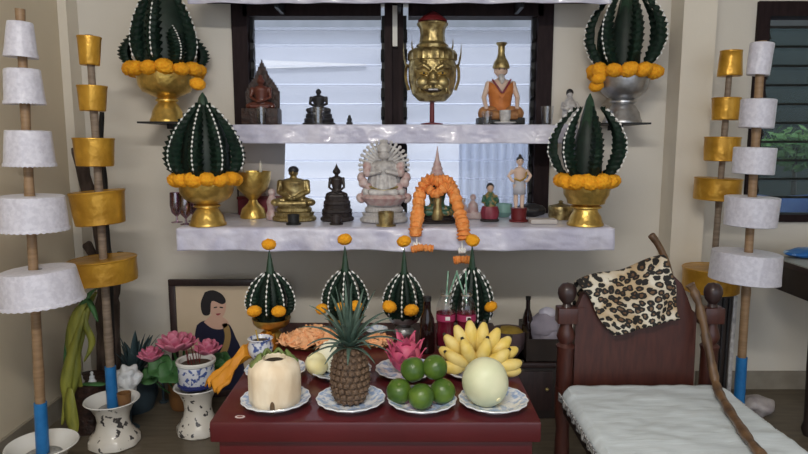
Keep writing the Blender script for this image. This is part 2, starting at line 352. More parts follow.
# ================================================================== THE SETTING
YW = 3.0
TOPW, BOTW = 1.85, 0.835
XL = -1.54
struct(MB().box((0.6, 0.55, -0.05), (5.2, 5.2, 0.1)).build('floor', M['floor'], smooth=False))
struct(MB().box((0.6, -0.15, 2.55), (5.2, 7.2, 0.1)).build('ceiling', M['ceiling'], smooth=False))  # unseen rear overhang past the walls, added to keep sun off the floor
wb = MB()
AX0, AX1, BX0, BX1 = -0.79, 0.685, 1.62, 2.55
for x0, x1, z0, z1 in ((XL, AX0, 0, 2.5), (AX1, BX0, 0, 2.5), (BX1, 3.1, 0, 2.5), (AX0, AX1, 0, BOTW), (AX0, AX1, TOPW, 2.5), (BX0, BX1, 0, BOTW), (BX0, BX1, TOPW, 2.5)):
    wb.box(((x0 + x1) / 2, YW + 0.06, (z0 + z1) / 2), (x1 - x0, 0.12, z1 - z0))
bmesh.ops.remove_doubles(wb.bm, verts=wb.bm.verts, dist=1e-4)
struct(wb.build('wall_back', M['wall'], smooth=False))
struct(MB().box((XL - 0.06, 0.6, 1.25), (0.12, 4.92, 2.5)).build('wall_left', M['wall_cream'], smooth=False))
struct(MB().box((3.16, 0.6, 1.25), (0.12, 4.92, 2.5)).build('wall_right', M['wall_cream'], smooth=False))
struct(MB().box((1.299, 2.93, 1.25), (0.146, 0.138, 2.5)).build('trim_column', M['column'], smooth=False))
struct(MB().box((-1.519, 2.95, 1.25), (0.04, 0.098, 2.5)).build('trim_corner', M['column'], smooth=False))
struct(MB().box((2.27, 2.992, 0.045), (1.65, 0.015, 0.09)).box((0.0, 2.992, 0.045), (2.4, 0.015, 0.09)).build('baseboard_back', M['skirting'], smooth=False))
struct(MB().box((XL + 0.007, 1.2, 0.045), (0.014, 3.3, 0.09)).build('baseboard_left', M['skirting'], smooth=False))

def window(n, x0, x1, fl, fr, glass, step=0.0885, tilt=-14, rails=True):
    w = struct(MB()
        .box(((x0 + fl / 2), YW + 0.03, (TOPW + BOTW) / 2), (fl, 0.10, TOPW - BOTW))
        .box(((x1 - fr / 2), YW + 0.03, (TOPW + BOTW) / 2), (fr, 0.10, TOPW - BOTW))
        .box(((x0 + x1) / 2, YW + 0.03, TOPW - 0.033), (x1 - x0 - fl - fr, 0.10, 0.066))
        .box(((x0 + x1) / 2, YW + 0.03, BOTW + 0.018), (x1 - x0 - fl - fr, 0.10, 0.036))
        .build('window_%d' % n, M['frame'], smooth=False))
    b = MB(); z = BOTW + 0.07
    while z < TOPW - 0.08:
        b.box(((x0 + fl + x1 - fr) / 2, YW + 0.05, z), (x1 - x0 - fl - fr - 0.03, 0.004, 0.096), rot=(radians(tilt), 0, 0)); z += step
    b.build('louvre_glass', glass, w, smooth=False)
    if n == 3:
        e = MB(); z = BOTW + 0.07 + step / 2
        while z < TOPW - 0.08: e.box(((x0 + fl + x1 - fr) / 2, YW + 0.045, z), (x1 - x0 - fl - fr - 0.03, 0.012, 0.011)); z += step
        e.build('blade_edge', M['black'], w, smooth=False)
    for x in (x0 + fl + 0.008, x1 - fr - 0.008):
        r = MB().box((x, YW + 0.045, (TOPW + BOTW) / 2), (0.016, 0.03, TOPW - BOTW - 0.11)); z = BOTW + 0.07
        while z < TOPW - 0.08:
            r.box((x + (0.004 if x < (x0 + x1) / 2 else -0.004), YW + 0.022, z), (0.014, 0.03, 0.05), rot=(radians(tilt - 15), 0, 0)); z += step
        r.build('louvre_clip_rail', M['black'], w, smooth=False)
    return w
window(1, -0.79, -0.055, 0.072, 0.034, M['louvre'])
window(2, -0.028, 0.685, 0.024, 0.072, M['louvre'])
struct(MB().box((-0.0415, YW + 0.05, (TOPW + BOTW) / 2), (0.027, 0.08, TOPW - BOTW)).build('trim_mullion', M['frame'], smooth=False))
window(3, 1.62, 2.55, 0.055, 0.055, M['louvre_dark'])

# outside the windows
struct(MB().box((0.5, 6.3, -0.06), (10, 6.3, 0.1)).build('ground_outside', M['outside_ground'], smooth=False))
ow = MB()
for k in range(7): ow.box((-0.55, 5.2, 0.2 + k * 0.155), (4.3, 0.03, 0.150), rot=(radians(4), 0, 0))
og = MB()
for k in range(7, 13): og.box((-0.55, 5.2, 0.2 + k * 0.155), (4.3, 0.03, 0.150), rot=(radians(4), 0, 0))
tag(og.build('neighbour_cladding', M['outside_grey'], smooth=False), 'grey-blue boarded upper cladding of the neighbour wall behind the louvres', 'outside wall', None, 'structure')
struct(MB().prism([(-1.12, 1.79), (-0.30, 1.815), (-0.30, 1.825), (-1.12, 1.855)], 5.15, 5.17).build('trim_outside_light_streak', M['porcelain'], smooth=False))  # tapered white strip standing in for a sunlit streak outside
tag(ow.build('neighbour_wall', M['outside_wall'], smooth=False), 'white boarded neighbour wall seen through the louvre windows', 'outside wall', None, 'structure')
struct(MB().box((-0.55, 5.12, 2.26), (4.6, 0.03, 0.36)).box((-0.55, 5.5, 2.42), (4.6, 0.9, 0.05)).build('roof_outside', M['outside_roof'], smooth=False))
sh = MB().grid(lambda u, v: Vector((0.40 + 0.62 * u, 4.6 + 0.02 * sin(u * 60), 0.02 + 1.30 * v)), 120, 2)
tag(sh.build('plastic_sheeting', M['sheet'], solid=0.004), 'pleated pale blue sheeting hanging outside the louvre window', 'sheeting')
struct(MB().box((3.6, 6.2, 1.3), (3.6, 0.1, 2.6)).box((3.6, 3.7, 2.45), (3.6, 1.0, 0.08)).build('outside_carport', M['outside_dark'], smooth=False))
def bush(px, Y, zc, r, name, lab):
    p = aty(px, 140, Y); t = thing(name, lab, 'bush', (p.x, Y, 0))
    MB().tube([(0, 0, 0), (0.02, 0, zc * 0.6), (0, 0, zc)], [0.03, 0.025, 0.015]).build('trunk', M['bark'], t)
    b = MB(); rnd = random.Random(int(px))
    for k in range(420):
        d = Vector((rnd.gauss(0, 1), rnd.gauss(0, 1), rnd.gauss(0, 1))).normalized() * r * rnd.random() ** 0.4
        c = Vector((0, 0, zc)) + Vector((d.x * 1.3, d.y * .6, d.z * .8)); a = Vector((rnd.gauss(0, 1), rnd.gauss(0, 1), rnd.gauss(0, 1))).normalized() * 0.05
        e = a.orthogonal().normalized() * 0.02
        f = [b.bm.verts.new(q) for q in (c - a, c + e, c + a, c - e)]; b.bm.faces.new(f)
    fo = b.build('foliage', M['bush'], t); fo['kind'] = 'stuff'
bush(796, 5.45, 1.16, 0.24, 'garden_bush', 'leafy bush in the garden seen between the dark tinted louvres')
tag(MB().grid(lambda u, v: Vector((2.35 + 1.6 * u, 5.0 + 0.05 * sin(u * 17), 0.02 + 0.78 * v + 0.02 * sin(u * 11))), 40, 6).build('blue_tarpaulin', M['bluetarp'], solid=0.006),
    'blue tarpaulin outside below the dark louvre window', 'tarpaulin')

# ================================================================== SHELVES WITH SATIN CLOTHS
def shelf(px0, px1, ytop, ydrop, Y0, lab, clab, seed):
    a = aty(px0, ytop, Y0); b = aty(px1, ytop, Y0); zt = a.z; drop = zt - aty(404, ydrop, Y0).z
    cx = (a.x + b.x) / 2; L = b.x - a.x; D = YW - 0.012 - Y0
    t = thing('wall_shelf', lab, 'shelf', (cx, (Y0 + YW) / 2, zt), 0, 'wall shelves under satin cloths')
    MB().box((0, 0.006, -0.016), (L - 0.02, D - 0.03, 0.022)).build('board', M['darkwood'], t, smooth=False)
    for k in (-0.3, 0.0, 0.3):
        MB().prism([(-0.008, -0.03), (0.008, -0.03), (0.008, -0.075), (-0.008, -0.075)], -D / 2 + 0.08, D / 2 - 0.02).build('bracket', M['black'], t, smooth=False, loc=(k * L, 0, 0))
    def f(u, v):
        x = (u - 0.5) * L; w = 0.0
        if v < 0.4: y = D / 2 - D * (v / 0.4); z = -0.0025
        else:
            q = (v - 0.4) / 0.6
            y = -D / 2 - 0.004 - q * (0.008 + 0.020 * noise.noise(Vector((x * 9, seed, 0))) + 0.008 * sin(x * 26 + seed + 3 * noise.noise(Vector((x * 3, seed, 1))))) - 0.006 * abs(noise.noise(Vector((x * 16, q * 3, seed))))
            z = -0.002 - drop * q * (1 + 0.05 * noise.noise(Vector((x * 4, seed, 3))))
        return Vector((x, y, z))
    c = MB().grid(f, 160, 22).build('shelf_cloth', M['satin'], solid=0.002, loc=(cx, (Y0 + YW) / 2, zt), angle=None)
    tag(c, clab, 'cloth', 'satin shelf cloths')
    return zt
Y1, Y2 = 2.45, 2.73
Z1 = shelf(176, 615, 228, 250, Y1, 'long wall shelf holding the lower row of statues', 'white satin cloth draped over the lowest, longest statue shelf', 1.3)
Z2 = shelf(232, 578, 124, 143, Y2, 'middle wall shelf in front of the windows, under the golden mask', 'white satin cloth over the middle shelf under the golden mask', 4.1)
Z3 = aty(404, -16, Y2).z
Z3 = shelf(186, 612, -16, 3, Y2, 'topmost wall shelf above the windows, only its cloth hem showing', 'white satin cloth hem of the topmost shelf above the windows', 7.7)
struct(MB().box((-0.0415, YW - 0.012, 1.74), (0.022, 0.02, 0.18)).build('trim_bracket_strip', M['ceiling'], smooth=False))

# ================================================================== LEAF OFFERINGS (folded banana leaf cones in bowls)
P_BIG = [(0, .76), (.1, .93), (.22, .99), (.36, .97), (.49, .88), (.62, .76), (.74, .60), (.85, .43), (.93, .27), (1, .12)]
P_SML = [(0, .74), (.12, .94), (.28, 1.0), (.5, .93), (.7, .74), (.86, .48), (1, .14)]
P_GAP = [(0, .62), (.15, .86), (.35, 1.0), (.55, .98), (.75, .80), (.9, .55), (1, .36)]
def fin_mesh(R, H, prof, ws, N=26):
    b = MB(); rows = []
    wtab = [(0, .75), (.2, 1.0), (.5, .92), (.8, .55), (1, .10)]
    for i in range(N + 1):
        t = i / N; r = R * interp(prof, t); z = H * t; w = ws * R * interp(wtab, t)
        zig = 1.0 if i % 2 == 0 else 0.62; out = 0.075 * R if i % 2 == 0 else 0.0; up = 0.02 * H if i % 2 == 0 else 0
        rows.append([b.bm.verts.new(q) for q in ((r - .20 * R * (w / (ws * R)), -w * zig, z + up), (r - .02 * R, -w * .45, z), (r + out, 0, z + up), (r - .02 * R, w * .45, z), (r - .20 * R * (w / (ws * R)), w * zig, z + up))])
    for a, c in zip(rows, rows[1:]):
        for k in range(4): b.bm.faces.new((a[k], a[k + 1], c[k + 1], c[k]))
    return b.mesh('leaf_fin', True, 25)
def beads_mesh(R, H, prof, n, off=0.0, t0=0.06, t1=0.97):
    pts = []; rad = []; br = 0.0042 if R > 0.11 else 0.0034
    for i in range(n * 6 + 1):
        t = lerp(t0, t1, i / (n * 6)); pts.append((R * interp(prof, t) + 0.055 * R + off, 0, H * t + 0.004)); rad.append((br * .1, br * .1, br * .12, br * .8, br, br * .8)[i % 6])
    return MB().tube(pts, rad, 6).mesh('bud_string')
MG = MB().ball((0, 0, 0), (1, 1, .78), 4, disp=0.16, dscale=5.5).mesh('marigold')
def marigold(parent, p, r, name='marigold'):
    o = obj(name, MG, M['marigold'], parent, p, (random.uniform(-.4, .4), random.uniform(-.4, .4), random.random() * 6)); o.scale = (r, r, r); return o
def bowl_prof(rf, rs, rb, h):
    """pedestal bowl: foot radius, stem radius, bowl radius, height"""
    return [(0.001, 0), (rf, 0), (rf, .05 * h), (rf * .93, .08 * h), (rf * .84, .22 * h), (rf * .66, .34 * h), (rs, .40 * h), (rs * 1.28, .43 * h), (rs * 1.28, .46 * h), (rs, .49 * h),
            (rs * 1.5, .53 * h), (rb * .82, .62 * h), (rb * .96, .75 * h), (rb, .90 * h), (rb * 1.03, .96 * h), (rb * 1.03, h), (rb * .95, h), (rb * .9, .93 * h), (0.001, .80 * h)]
def baisri(loc, s, foot, stem, bowl, ybase, yrim, cone_w, cone_y0, cone_y1, tip_y, metal, lab, grp, nfin=9, garland=0, balls=(), tipball=None, prof=P_BIG, nb=12, skew=0, short=False, gap=False):
    if gap: prof = P_GAP; nfin = 7
    """sizes in pixels at the scale s (metres per pixel)"""
    t = thing('leaf_cone_offering', lab, 'leaf offering', loc, 0, grp)
    h = (ybase - yrim) * s
    MB().lathe(bowl_prof(foot / 2 * s, stem / 2 * s, bowl / 2 * s, h), 36).build('bowl', metal, t, angle=50)
    z0 = (ybase - cone_y0) * s; H = (cone_y0 - cone_y1) * s; R = cone_w / 2 * s
    kk = .62 if gap else 1
    MB().lathe([(R * .55 * kk, z0 - .02), (R * .62 * kk, z0 + .1 * H), (R * .60 * kk, z0 + .5 * H), (R * .34 * kk, z0 + .82 * H), (R * .12 * kk, z0 + 1.0 * H)], 20).build('leaf_core', M['leafcore'], t)
    ht = (cone_y0 - tip_y) * s
    MB().lathe([(R * .30, z0 + .6 * H), (R * .22, z0 + .85 * H), (R * .10, lerp(z0 + H, z0 + ht, .55)), (0.002, z0 + ht)], 7).build('leaf_spire', M['leaftip'], t)
    fm = fin_mesh(R, H, prof, (1.45 if gap else 2.05) / nfin); bmesh_ = beads_mesh(R, H, prof, nb)
    for k in range(nfin):
        a = -pi / 2 + 2 * pi * k / nfin + skew
        f = obj('leaf_fin', fm, M['leaf'], t, (0, 0, z0), (0, 0, a))
        sc = (1, 1, 1) if not short else ((1.0, 1.0, .56) if k % 2 else (.80, .95, 1.0))
        f.scale = sc
        if k == 0: d = f.modifiers.new('thickness', 'SOLIDIFY'); d.thickness = 0.003
        if k != 0 and not f.modifiers: d = f.modifiers.new('thickness', 'SOLIDIFY'); d.thickness = 0.003
        if sin(a) < 0.45 and (k != 0 if gap else (k % 2 == 0 or prof is P_SML or k == 1)): obj('bud_string', bmesh_, M['bead'], t, (0, 0, z0), (0, 0, a)).scale = sc
    if garland:
        rg = garland / 2 * s; n = 13; rr = 0.036 * (1 if s > 0.0035 else 1)
        for k in range(n):
            a = 2 * pi * k / n + .2
            marigold(t, ((rg - rr) * cos(a), (rg - rr) * sin(a) * .95, h + rr * .35 + random.uniform(-.004, .004)), rr * random.uniform(.95, 1.12))
    for (dx, y, r, dy) in balls: marigold(t, (dx * s, dy, (ybase - y) * s - dy * .33), r * s)
    if tipball: marigold(t, (tipball[0] * s, -0.004, (ybase - tipball[1]) * s), tipball[2] * s)
    return t
BG = 'large leaf cones beside the shelves'
p = Vector((aty(207, 200, 2.54).x, 2.54, Z1)); s = mpp(p)
baisri(p, s, 36, 20, 53, aty and 227, 184, 77, 178, 108, 97, M['gold'], 'gilt bowl with leaf cone and marigold tip at the long shelf end, near glasses', BG, 9, garland=72, tipball=(-4, 89, 7.5), nb=15)
p = Vector((aty(586, 200, 2.54).x, 2.54, Z1)); s = mpp(p)
baisri(p, s, 36, 24, 46, 227, 186, 73, 180, 112, 98, M['gold'], 'gilt bowl with a dark leaf cone standing at the shelf end by the column', BG, 9, garland=66, balls=((6, 86, 6.5, -.02),), nb=14, skew=.0, gap=True)
def wall_bracket(px, y, Y, w, lab):
    q = aty(px, y, Y); t = thing('wall_bracket', lab, 'bracket', (q.x, Y, q.z), 0, 'small dark wall brackets')
    D = YW - Y
    MB().box((0, D / 2 - 0.045, -0.004), (w, D + 0.09, 0.008)).build('plate', M['black'], t, smooth=False)
    MB().prism([(-.006, -.008), (.006, -.008), (.006, -.03), (-.006, -.03)], .0, D - 0.001).build('arm', M['black'], t, smooth=False)
    return q
q = wall_bracket(168, 122, 2.82, 0.20, 'small dark bracket on the wall carrying the upper gilt bowl'); s = mpp(q)
baisri(q, s, 34, 17, 55, 121.5, 74, 84, 68, -14, -24, M['gold'], 'gilt bowl with a leaf cone standing on a wall bracket above the window side', BG, 9, garland=79, nb=16, skew=.0, short=True)
q = wall_bracket(622, 123, 2.82, 0.19, 'small dark bracket on the wall carrying the silver bowl'); s = mpp(q)
baisri(q, s, 38, 20, 49, 122.5, 76, 75, 70, -2, -14, M['silver'], 'silver bowl with a leaf cone standing on a wall bracket beside the column', BG, 9, garland=74, nb=15, gap=True, balls=((-29, 74, 7, -.05), (-30, 90, 7, -.04)), skew=.0)

# ================================================================== RED ALTAR TABLE
TZ = 0.52
tb = thing('altar_table', 'low red lacquered altar table covered with fruit offerings', 'table', (-0.072, 1.92, 0))
TX0, TX1, TY0, TY1 = -0.418, 0.418, -0.42, 0.46
MB().box((0, 0.02, TZ - 0.0275), (0.836, 0.88, 0.055), bevel=0.007).build('table_top', M['lacquer'], tb, angle=30)
MB().box((0, 0.02, TZ - 0.085), (0.80, 0.845, 0.06), bevel=0.004).build('apron', M['lacquer'], tb, angle=30)
MB().box((0, 0.02, TZ - 0.155), (0.815, 0.86, 0.08), bevel=0.02).build('skirt', M['lacquer'], tb, angle=30)
for x in (-.36, .36):
    for y in (-.36, .40):
        MB().lathe([(.040, TZ - .19), (.048, .24), (.036, .12), (.045, .03), (.045, 0.0)][::-1], 16).build('leg', M['lacquer'], tb, loc=(x, y, 0))
st = thing('sticker', 'small white oval sticker on the bare corner of the red table', 'sticker', atz(240, 417, TZ))
MB().lathe([(.013, 0.0002), (.013, .0012)], 24, fn=lambda r, z, a: (r, z)).build('paper', M['sticker'], st)
MB().lathe([(.0075, 0.0012), (.0075, .0016)], 20).build('printed_mark', M['ink'], st)
for c in st.children: c.scale = (1.0, .62, 1)

# small leaf cones on the table
SG = 'small leaf cones on the red table'
for px, yb, foot, stem, bowl, yr, cw, c0, c1, tip, tb_y, metal, balls, lab in (
    (272, 339, 24, 12, 37, 318, 48, 315, 272, 250, 244, M['gold'], ((-10, 313, 6.8, -.10), (13, 313, 6.8, -.095)), 'small leaf cone in a gilt bowl before the portrait of the woman'),
    (346, 336, 24, 12, 36, 316, 45, 313, 270, 246, 239, M['gold'], ((-22, 310, 6, -.05), (-2, 309, 6, -.085), (13, 308, 6.5, -.085)), 'small leaf cone standing behind the pineapple crown'),
    (404, 333, 22, 10, 31, 316, 41, 318, 273, 248, 241, M['silver'], ((-14, 308, 7, -.07), (7, 312, 7.2, -.09)), 'small leaf cone in a silver bowl beside the dark bottle'),
    (471, 334, 22, 10, 34, 318, 43, 324, 268, 246, 240, M['silver'], ((17, 308, 6.2, -.06),), 'small leaf cone standing behind the two red drink bottles')):
    p = atz(px, yb - 1, TZ); baisri(p, mpp(p), foot, stem, bowl, yb, yr, cw, c0, c1, tip, metal, lab, SG, 9, balls=balls, tipball=(0, tb_y, 7), prof=P_SML, nb=9, skew=random.uniform(-.2, .2))

# ================================================================== PLATES AND FRUIT
def plate(px, y, d, lab, deep=0.022, grp='blue rimmed plates on the red table', loc=None):
    p = Vector(loc) if loc else atz(px, y, TZ); r = d / 2
    t = thing('plate', lab, 'plate', p, random.random() * 3, grp)
    sc = lambda rr, z, a: (rr * (1 + (0.018 * cos(16 * a) if rr > r * .9 else 0)), z)
    MB().lathe([(0.001, .004), (r * .50, .004), (r * .52, 0), (r * .56, .0), (r * .60, .006), (r * .86, deep * .72), (r * .99, deep - .002), (r, deep), (r * .985, deep + .002), (r * .955, deep + .001)], 64, fn=sc, capb=True, capt=False).build('rim', M['plate_edge'], t)
    MB().lathe([(r * .955, deep + .0012), (r * .84, deep * .78 + .003), (r * .60, .0095), (r * .55, .0085), (0.001, .0085)], 64, fn=sc, capb=False, capt=True).build('painted_well', M['plate_blue'], t)
    return p + Vector((0, 0, .0085))
d0 = 68 * mpp(atz(350, 402, TZ))
pc = plate(276, 405, d0, 'blue rimmed plate under the trimmed coconut')
pp = plate(351, 405, d0, 'blue rimmed plate under the pineapple')
pl = plate(422, 406, d0, 'blue rimmed plate under the five green citrus fruits')
pm = plate(493, 406, d0, 'blue rimmed plate under the pale round melon')
p5 = plate(276, 375, d0, 'blue rimmed plate half hidden behind the coconut')
p6 = plate(341, 375, d0, 'blue rimmed plate under the peeled pale fruit')
p7 = plate(406, 375, d0, 'blue rimmed plate under the pink dragon fruit')
p8 = plate(474, 375, d0, 'blue rimmed plate under the banana bunch')

# coconut
s = mpp(pc); t = thing('coconut', 'trimmed young coconut with green top on a blue rimmed plate', 'coconut', pc + Vector((0, -.005, .001)))
fac = lambda r, z, a: (r * (1 + .018 * cos(9 * a + 1) + .012 * noise.noise(Vector((cos(a) * 2, sin(a) * 2, z * 20)))), z)
MB().lathe([(.001, .0), (.058, .0), (.066, .006), (.0685, .03), (.0690, .085), (.066, .102), (.052, .118), (.034, .126), (.030, .124), (.028, .112), (.001, .108)], 40, fn=fac).build('husk', M['coconut'], t, angle=50)
MB().lathe([(.0265, .1135), (.0265, .1155), (.0005, .1155)], 24).build('opening', M['hollow'], t)
g = MB().grid(lambda u, v: Vector(((.062 - .030 * v) * cos(.25 * pi + 1.1 * pi * u - .55), (.062 - .030 * v) * sin(.25 * pi + 1.1 * pi * u - .55), .108 + .022 * v + .006 * noise.noise(Vector((u * 14, v * 4, 1))) + .008 * sin(u * 23) * (v > .5))), 40, 6)
g.build('green_husk', M['huskgreen'], t, solid=.008)
MB().ball((.006, -.0685, .014), (.0065, .003, .017), 3).build('brown_scar', M['brownspot'], t)

# pineapple
t = thing('pineapple', 'whole pineapple with spiky green crown on a blue rimmed plate', 'pineapple', pp + Vector((-.002, 0, .001)))
prf = [(.001, 0), (.032, .002), (.044, .018), (.0505, .05), (.0505, .085), (.045, .118), (.034, .142), (.020, .153), (.001, .156)]
MB().lathe([(r * .94, z) for r, z in prf], 32).build('body', M['pine'], t, rot=(radians(-3), 0, 0))
eye = MB().lathe([(.001, -.002), (.0085, -.002), (.0080, .002), (.005, .0045), (.0018, .0050), (.001, .008)], 6).mesh('rind_eye', True, 30)
zt = [z for r, z in prf[1:-1]]; rt = [r for r, z in prf[1:-1]]
def rad(z): return interp(list(zip(zt, rt)), z)
for row in range(9):
    z = .011 + row * .0165; n = max(7, int(2 * pi * rad(z) / .0185))
    for k in range(n):
        a = 2 * pi * (k + (row % 2) * .5) / n; r = rad(z) * .95
        if sin(a) > .5: continue
        sl = atan2(rad(z + .005) - rad(z - .005), .01)
        o = obj('rind_eye', eye, M['pine'], t, (r * cos(a), r * sin(a), z)); o.rotation_euler = Euler((0, pi / 2 + sl * 1.0, a), 'XYZ')
def crown_leaf(a, L, lean, w, curl, z0, name='crown_leaf'):
    b = MB(); N = 9; rows = []
    for i in range(N + 1):
        u = i / N; r = .006 + L * sin(lean) * u + curl * u * u; z = z0 + L * cos(lean) * u - curl * 1.3 * u * u * u
        ww = w * (1 - u) ** .7 * (1 - .25 * (1 - u)) + .0004
        rows.append([b.bm.verts.new(q) for q in ((r - .15 * ww, -ww, z + .3 * ww), (r, 0, z), (r - .15 * ww, ww, z + .3 * ww))])
    for q, c in zip(rows, rows[1:]):
        for k in range(2): b.bm.faces.new((q[k], q[k + 1], c[k + 1], c[k]))
    o = b.build(name, M['pineleaf'], t, solid=.0018, rot=(0, 0, a)); return o
rnd = random.Random(3)
for lay, (n, L, lean, w, cu) in enumerate(((9, .075, 1.15, .009, .030), (9, .12, .85, .011, .035), (9, .145, .58, .011, .022), (7, .16, .32, .010, .008), (5, .16, .12, .009, .002))):
    for k in range(n):
        crown_leaf(2 * pi * (k + lay * .37) / n + rnd.uniform(-.15, .15), L * rnd.uniform(.85, 1.12), lean + rnd.uniform(-.12, .12), w, cu, .148 + lay * .004)

# green citrus: one built, copied
LG = 'green citrus fruits on the plate'
t = thing('green_citrus', 'x', 'citrus fruit', (0, 0, 0), 0, LG)
MB().lathe([(.001, -.032), (.012, -.0315), (.024, -.0245), (.0325, -.009), (.0335, .004), (.029, .019), (.019, .0285), (.007, .0315), (.001, .0300)], 32).build('rind', M['lime'], t)
MB().lathe([(.0045, .0298), (.004, .0325), (.001, .0330)], 5).build('stem_button', M['huskgreen'], t)
proto = t
for k, (x, y, dz, dy, rot, lab) in enumerate((
    (399, 392, 0, 0, (.3, -.5, 1), 'green citrus fruit at the plate rim nearest the pineapple'),
    (421, 399, 0, -.035, (1.5, .2, 2), 'green citrus fruit lying foremost on its plate'),
    (442.5, 393, 0, 0, (.4, .6, 0), 'green citrus fruit at the plate rim nearest the melon'),
    (413, 375, .052, .022, (.5, -.2, 4), 'raised green citrus fruit in front of the dragon fruit'),
    (435, 372, .058, .022, (.6, .3, 5), 'topmost green citrus fruit, in front of the bananas'))):
    o = proto if k == 0 else copy_tree(proto)
    q = aty(x, y, pl.y + dy); o.location = (q.x, q.y, pl.z + .0325 + dz); o['label'] = lab; o.rotation_euler = rot

# melon
t = thing('melon', 'pale green round melon resting on a blue rimmed plate', 'melon', pm + Vector((-.022, -.006, .062)), .2)
MB().ball((0, 0, 0), (.061, .061, .066), 4, disp=.003, dscale=20).build('rind', M['melon'], t, rot=(radians(12), 0, 0))
MB().lathe([(.007, 0), (.006, .002), (.001, .0025)], 12).build('blossom_scar', M['pomelo'], t, loc=(.018, -.052, -.030), rot=(radians(115), 0, radians(18)))

# peeled fruits
t = thing('peeled_fruit', 'round peeled pale yellow fruit beside white petal slices', 'fruit', p6 + Vector((-.070, -.022, .034)))
MB().ball((0, 0, 0), (.034, .034, .035), 4, disp=.004, dscale=30).build('flesh', M['pomelo'], t)
t = thing('carved_fruit', 'white carved fruit opened in petals beside the pineapple crown', 'fruit', p6 + Vector((-.026, .028, .0)))
MB().ball((0, 0, .045), (.034, .034, .045), 4, disp=.004, dscale=30).build('flesh', M['whiteflesh'], t)
for k in range(9):
    a = 2 * pi * k / 9; MB().ball((0, 0, 0), (.010, .022, .043), 3).build('petal_slice', M['whiteflesh'], t, loc=(.042 * cos(a), .042 * sin(a), .044), rot=(-.42 * sin(a) * -1, .42 * cos(a), a))

# dragon fruit
t = thing('dragon_fruit', 'pink dragon fruit with curling scales on a patterned plate', 'dragon fruit', p7 + Vector((-.002, 0, .052)))
MB().ball((0, 0, 0), (.046, .044, .050), 4).build('body', M['dragon'], t)
rnd = random.Random(5)
for k in range(26):
    z = 1 - 2 * (k + .5) / 26; a = k * 2.39996; r = sqrt(1 - z * z)
    b = MB(); rows = []
    for i in range(5):
        u = i / 4; w = .013 * (1 - u) ** .8 + .0006
        rows.append([b.bm.verts.new(v) for v in ((-w, .004 * u, .034 * u), (0, -.002 + .011 * u * u, .036 * u), (w, .004 * u, .034 * u))])
    for q, c in zip(rows, rows[1:]):
        for j in range(2): b.bm.faces.new((q[j], q[j + 1], c[j + 1], c[j]))
    n = Vector((r * cos(a), r * sin(a), z)); o = b.build('scale', M['dragon'], t, solid=.002)
    o.location = Vector((n.x * .045, n.y * .043, n.z * .049)); o.rotation_euler = Euler((-.35, 0, a - pi / 2))
    
# bananas
t = thing('banana_bunch', 'ripe yellow banana bunch fanned out behind the pale melon', 'bananas', p8 + Vector((.004, .02, .004)))
MB().tube([(0, .045, .030), (0, .02, .042), (0, .0, .040)], [.016, .020, .014], 10).build('stalk', M['banana'], t)
s8 = mpp(p8)
def banana(x, z, dx, dz, L, y0, bend, r=.0245):
    d = Vector((dx, 0, dz)).normalized(); nrm = Vector((0, -1, 0)); c = Vector((x, y0, z)); pts = []
    for i in range(13):
        u = i / 12; pts.append(c + d * L * .92 * u + nrm * bend * sin(pi * u) + Vector((0, -.035 * u, 0)))
    rr = [interp([(0, .45), (.15, .75), (.4, 1), (.75, .95), (.92, .6), (1, .32)], i / 12) * r for i in range(13)]
    b = MB().tube(pts, rr, 6).build('banana', M['banana'], t, angle=None, sub=1)
    e = (pts[-1] - pts[-2]).normalized()
    MB().tube([pts[-1] - e * .002, pts[-1] + e * .006], [.0062, .0048], 7).build('blossom_end', M['bananatip'], b)
for dx, dz, L, y0, bend in ((-1, .55, .115, .03, .02), (-.75, .95, .135, .035, .02), (-.42, 1.1, .15, .04, .02), (-.12, 1.2, .155, .045, .02), (.2, 1.2, .15, .045, .02), (.52, 1.05, .145, .04, .02), (.85, .85, .14, .035, .02), (1.1, .5, .135, .03, .02)):
    banana(dx * .026, .028, dx, dz * .85, L * .86, y0, bend * 1.5)
for dx, dz, L, y0, bend in ((-1, .12, .105, -.01, .03), (-.65, .5, .105, -.005, .03), (-.25, .75, .11, 0, .03), (.2, .8, .11, 0, .03), (.65, .55, .115, -.005, .03), (1.05, .22, .13, -.01, .03), (1.1, -.10, .125, -.015, .02)):
    banana(dx * .026, .020, dx, dz * .8, L * .9, y0, bend)

# orange crackers on a tray, and the plates behind
def heap(px0, px1, y0, y1, Y, lab, n, seed, dishlab):
    a = aty(px0, y0, Y); b = aty(px1, y0, Y); cx = (a.x + b.x) / 2; R = (b.x - a.x) / 2; hh = aty(px0, y1, Y).z - TZ
    pt = thing('tray', dishlab, 'tray', (cx, Y, TZ)); MB().lathe([(.001, 0), (R * .85, 0), (R, .014), (R * .97, .014), (R * .83, .004), (.001, .004)], 36, fn=lambda r, z, a: (r, z)).build('dish', M['woodblock'], pt)
    for c in pt.children: c.scale = (1, .6, 1)
    m = MB(); rnd = random.Random(seed)
    for k in range(n):
        d = rnd.random() ** .6; an = rnd.random() * 2 * pi; x = R * .92 * d * cos(an); y = R * .52 * d * sin(an); z = .010 + hh * (1 - d) * rnd.uniform(.7, 1.0) + .006
        c = Vector((x, y, z)); e = Euler((rnd.uniform(-.9, .9), rnd.uniform(-.9, .9), rnd.random() * 6)).to_matrix()
        V = [m.bm.verts.new(c + e @ Vector(q)) for q in ((-.018, -.012, .004), (0, -.014, -.002), (.018, -.012, .004), (.020, .010, .006), (0, .013, -.001), (-.019, .011, .005))]
        m.bm.faces.new((V[0], V[1], V[4], V[5])); m.bm.faces.new((V[1], V[2], V[3], V[4]))
    o = m.build('cracker_heap', M['snack'], solid=.0025, loc=(cx, Y, TZ)); return tag(o, lab, 'crackers', None, 'stuff')
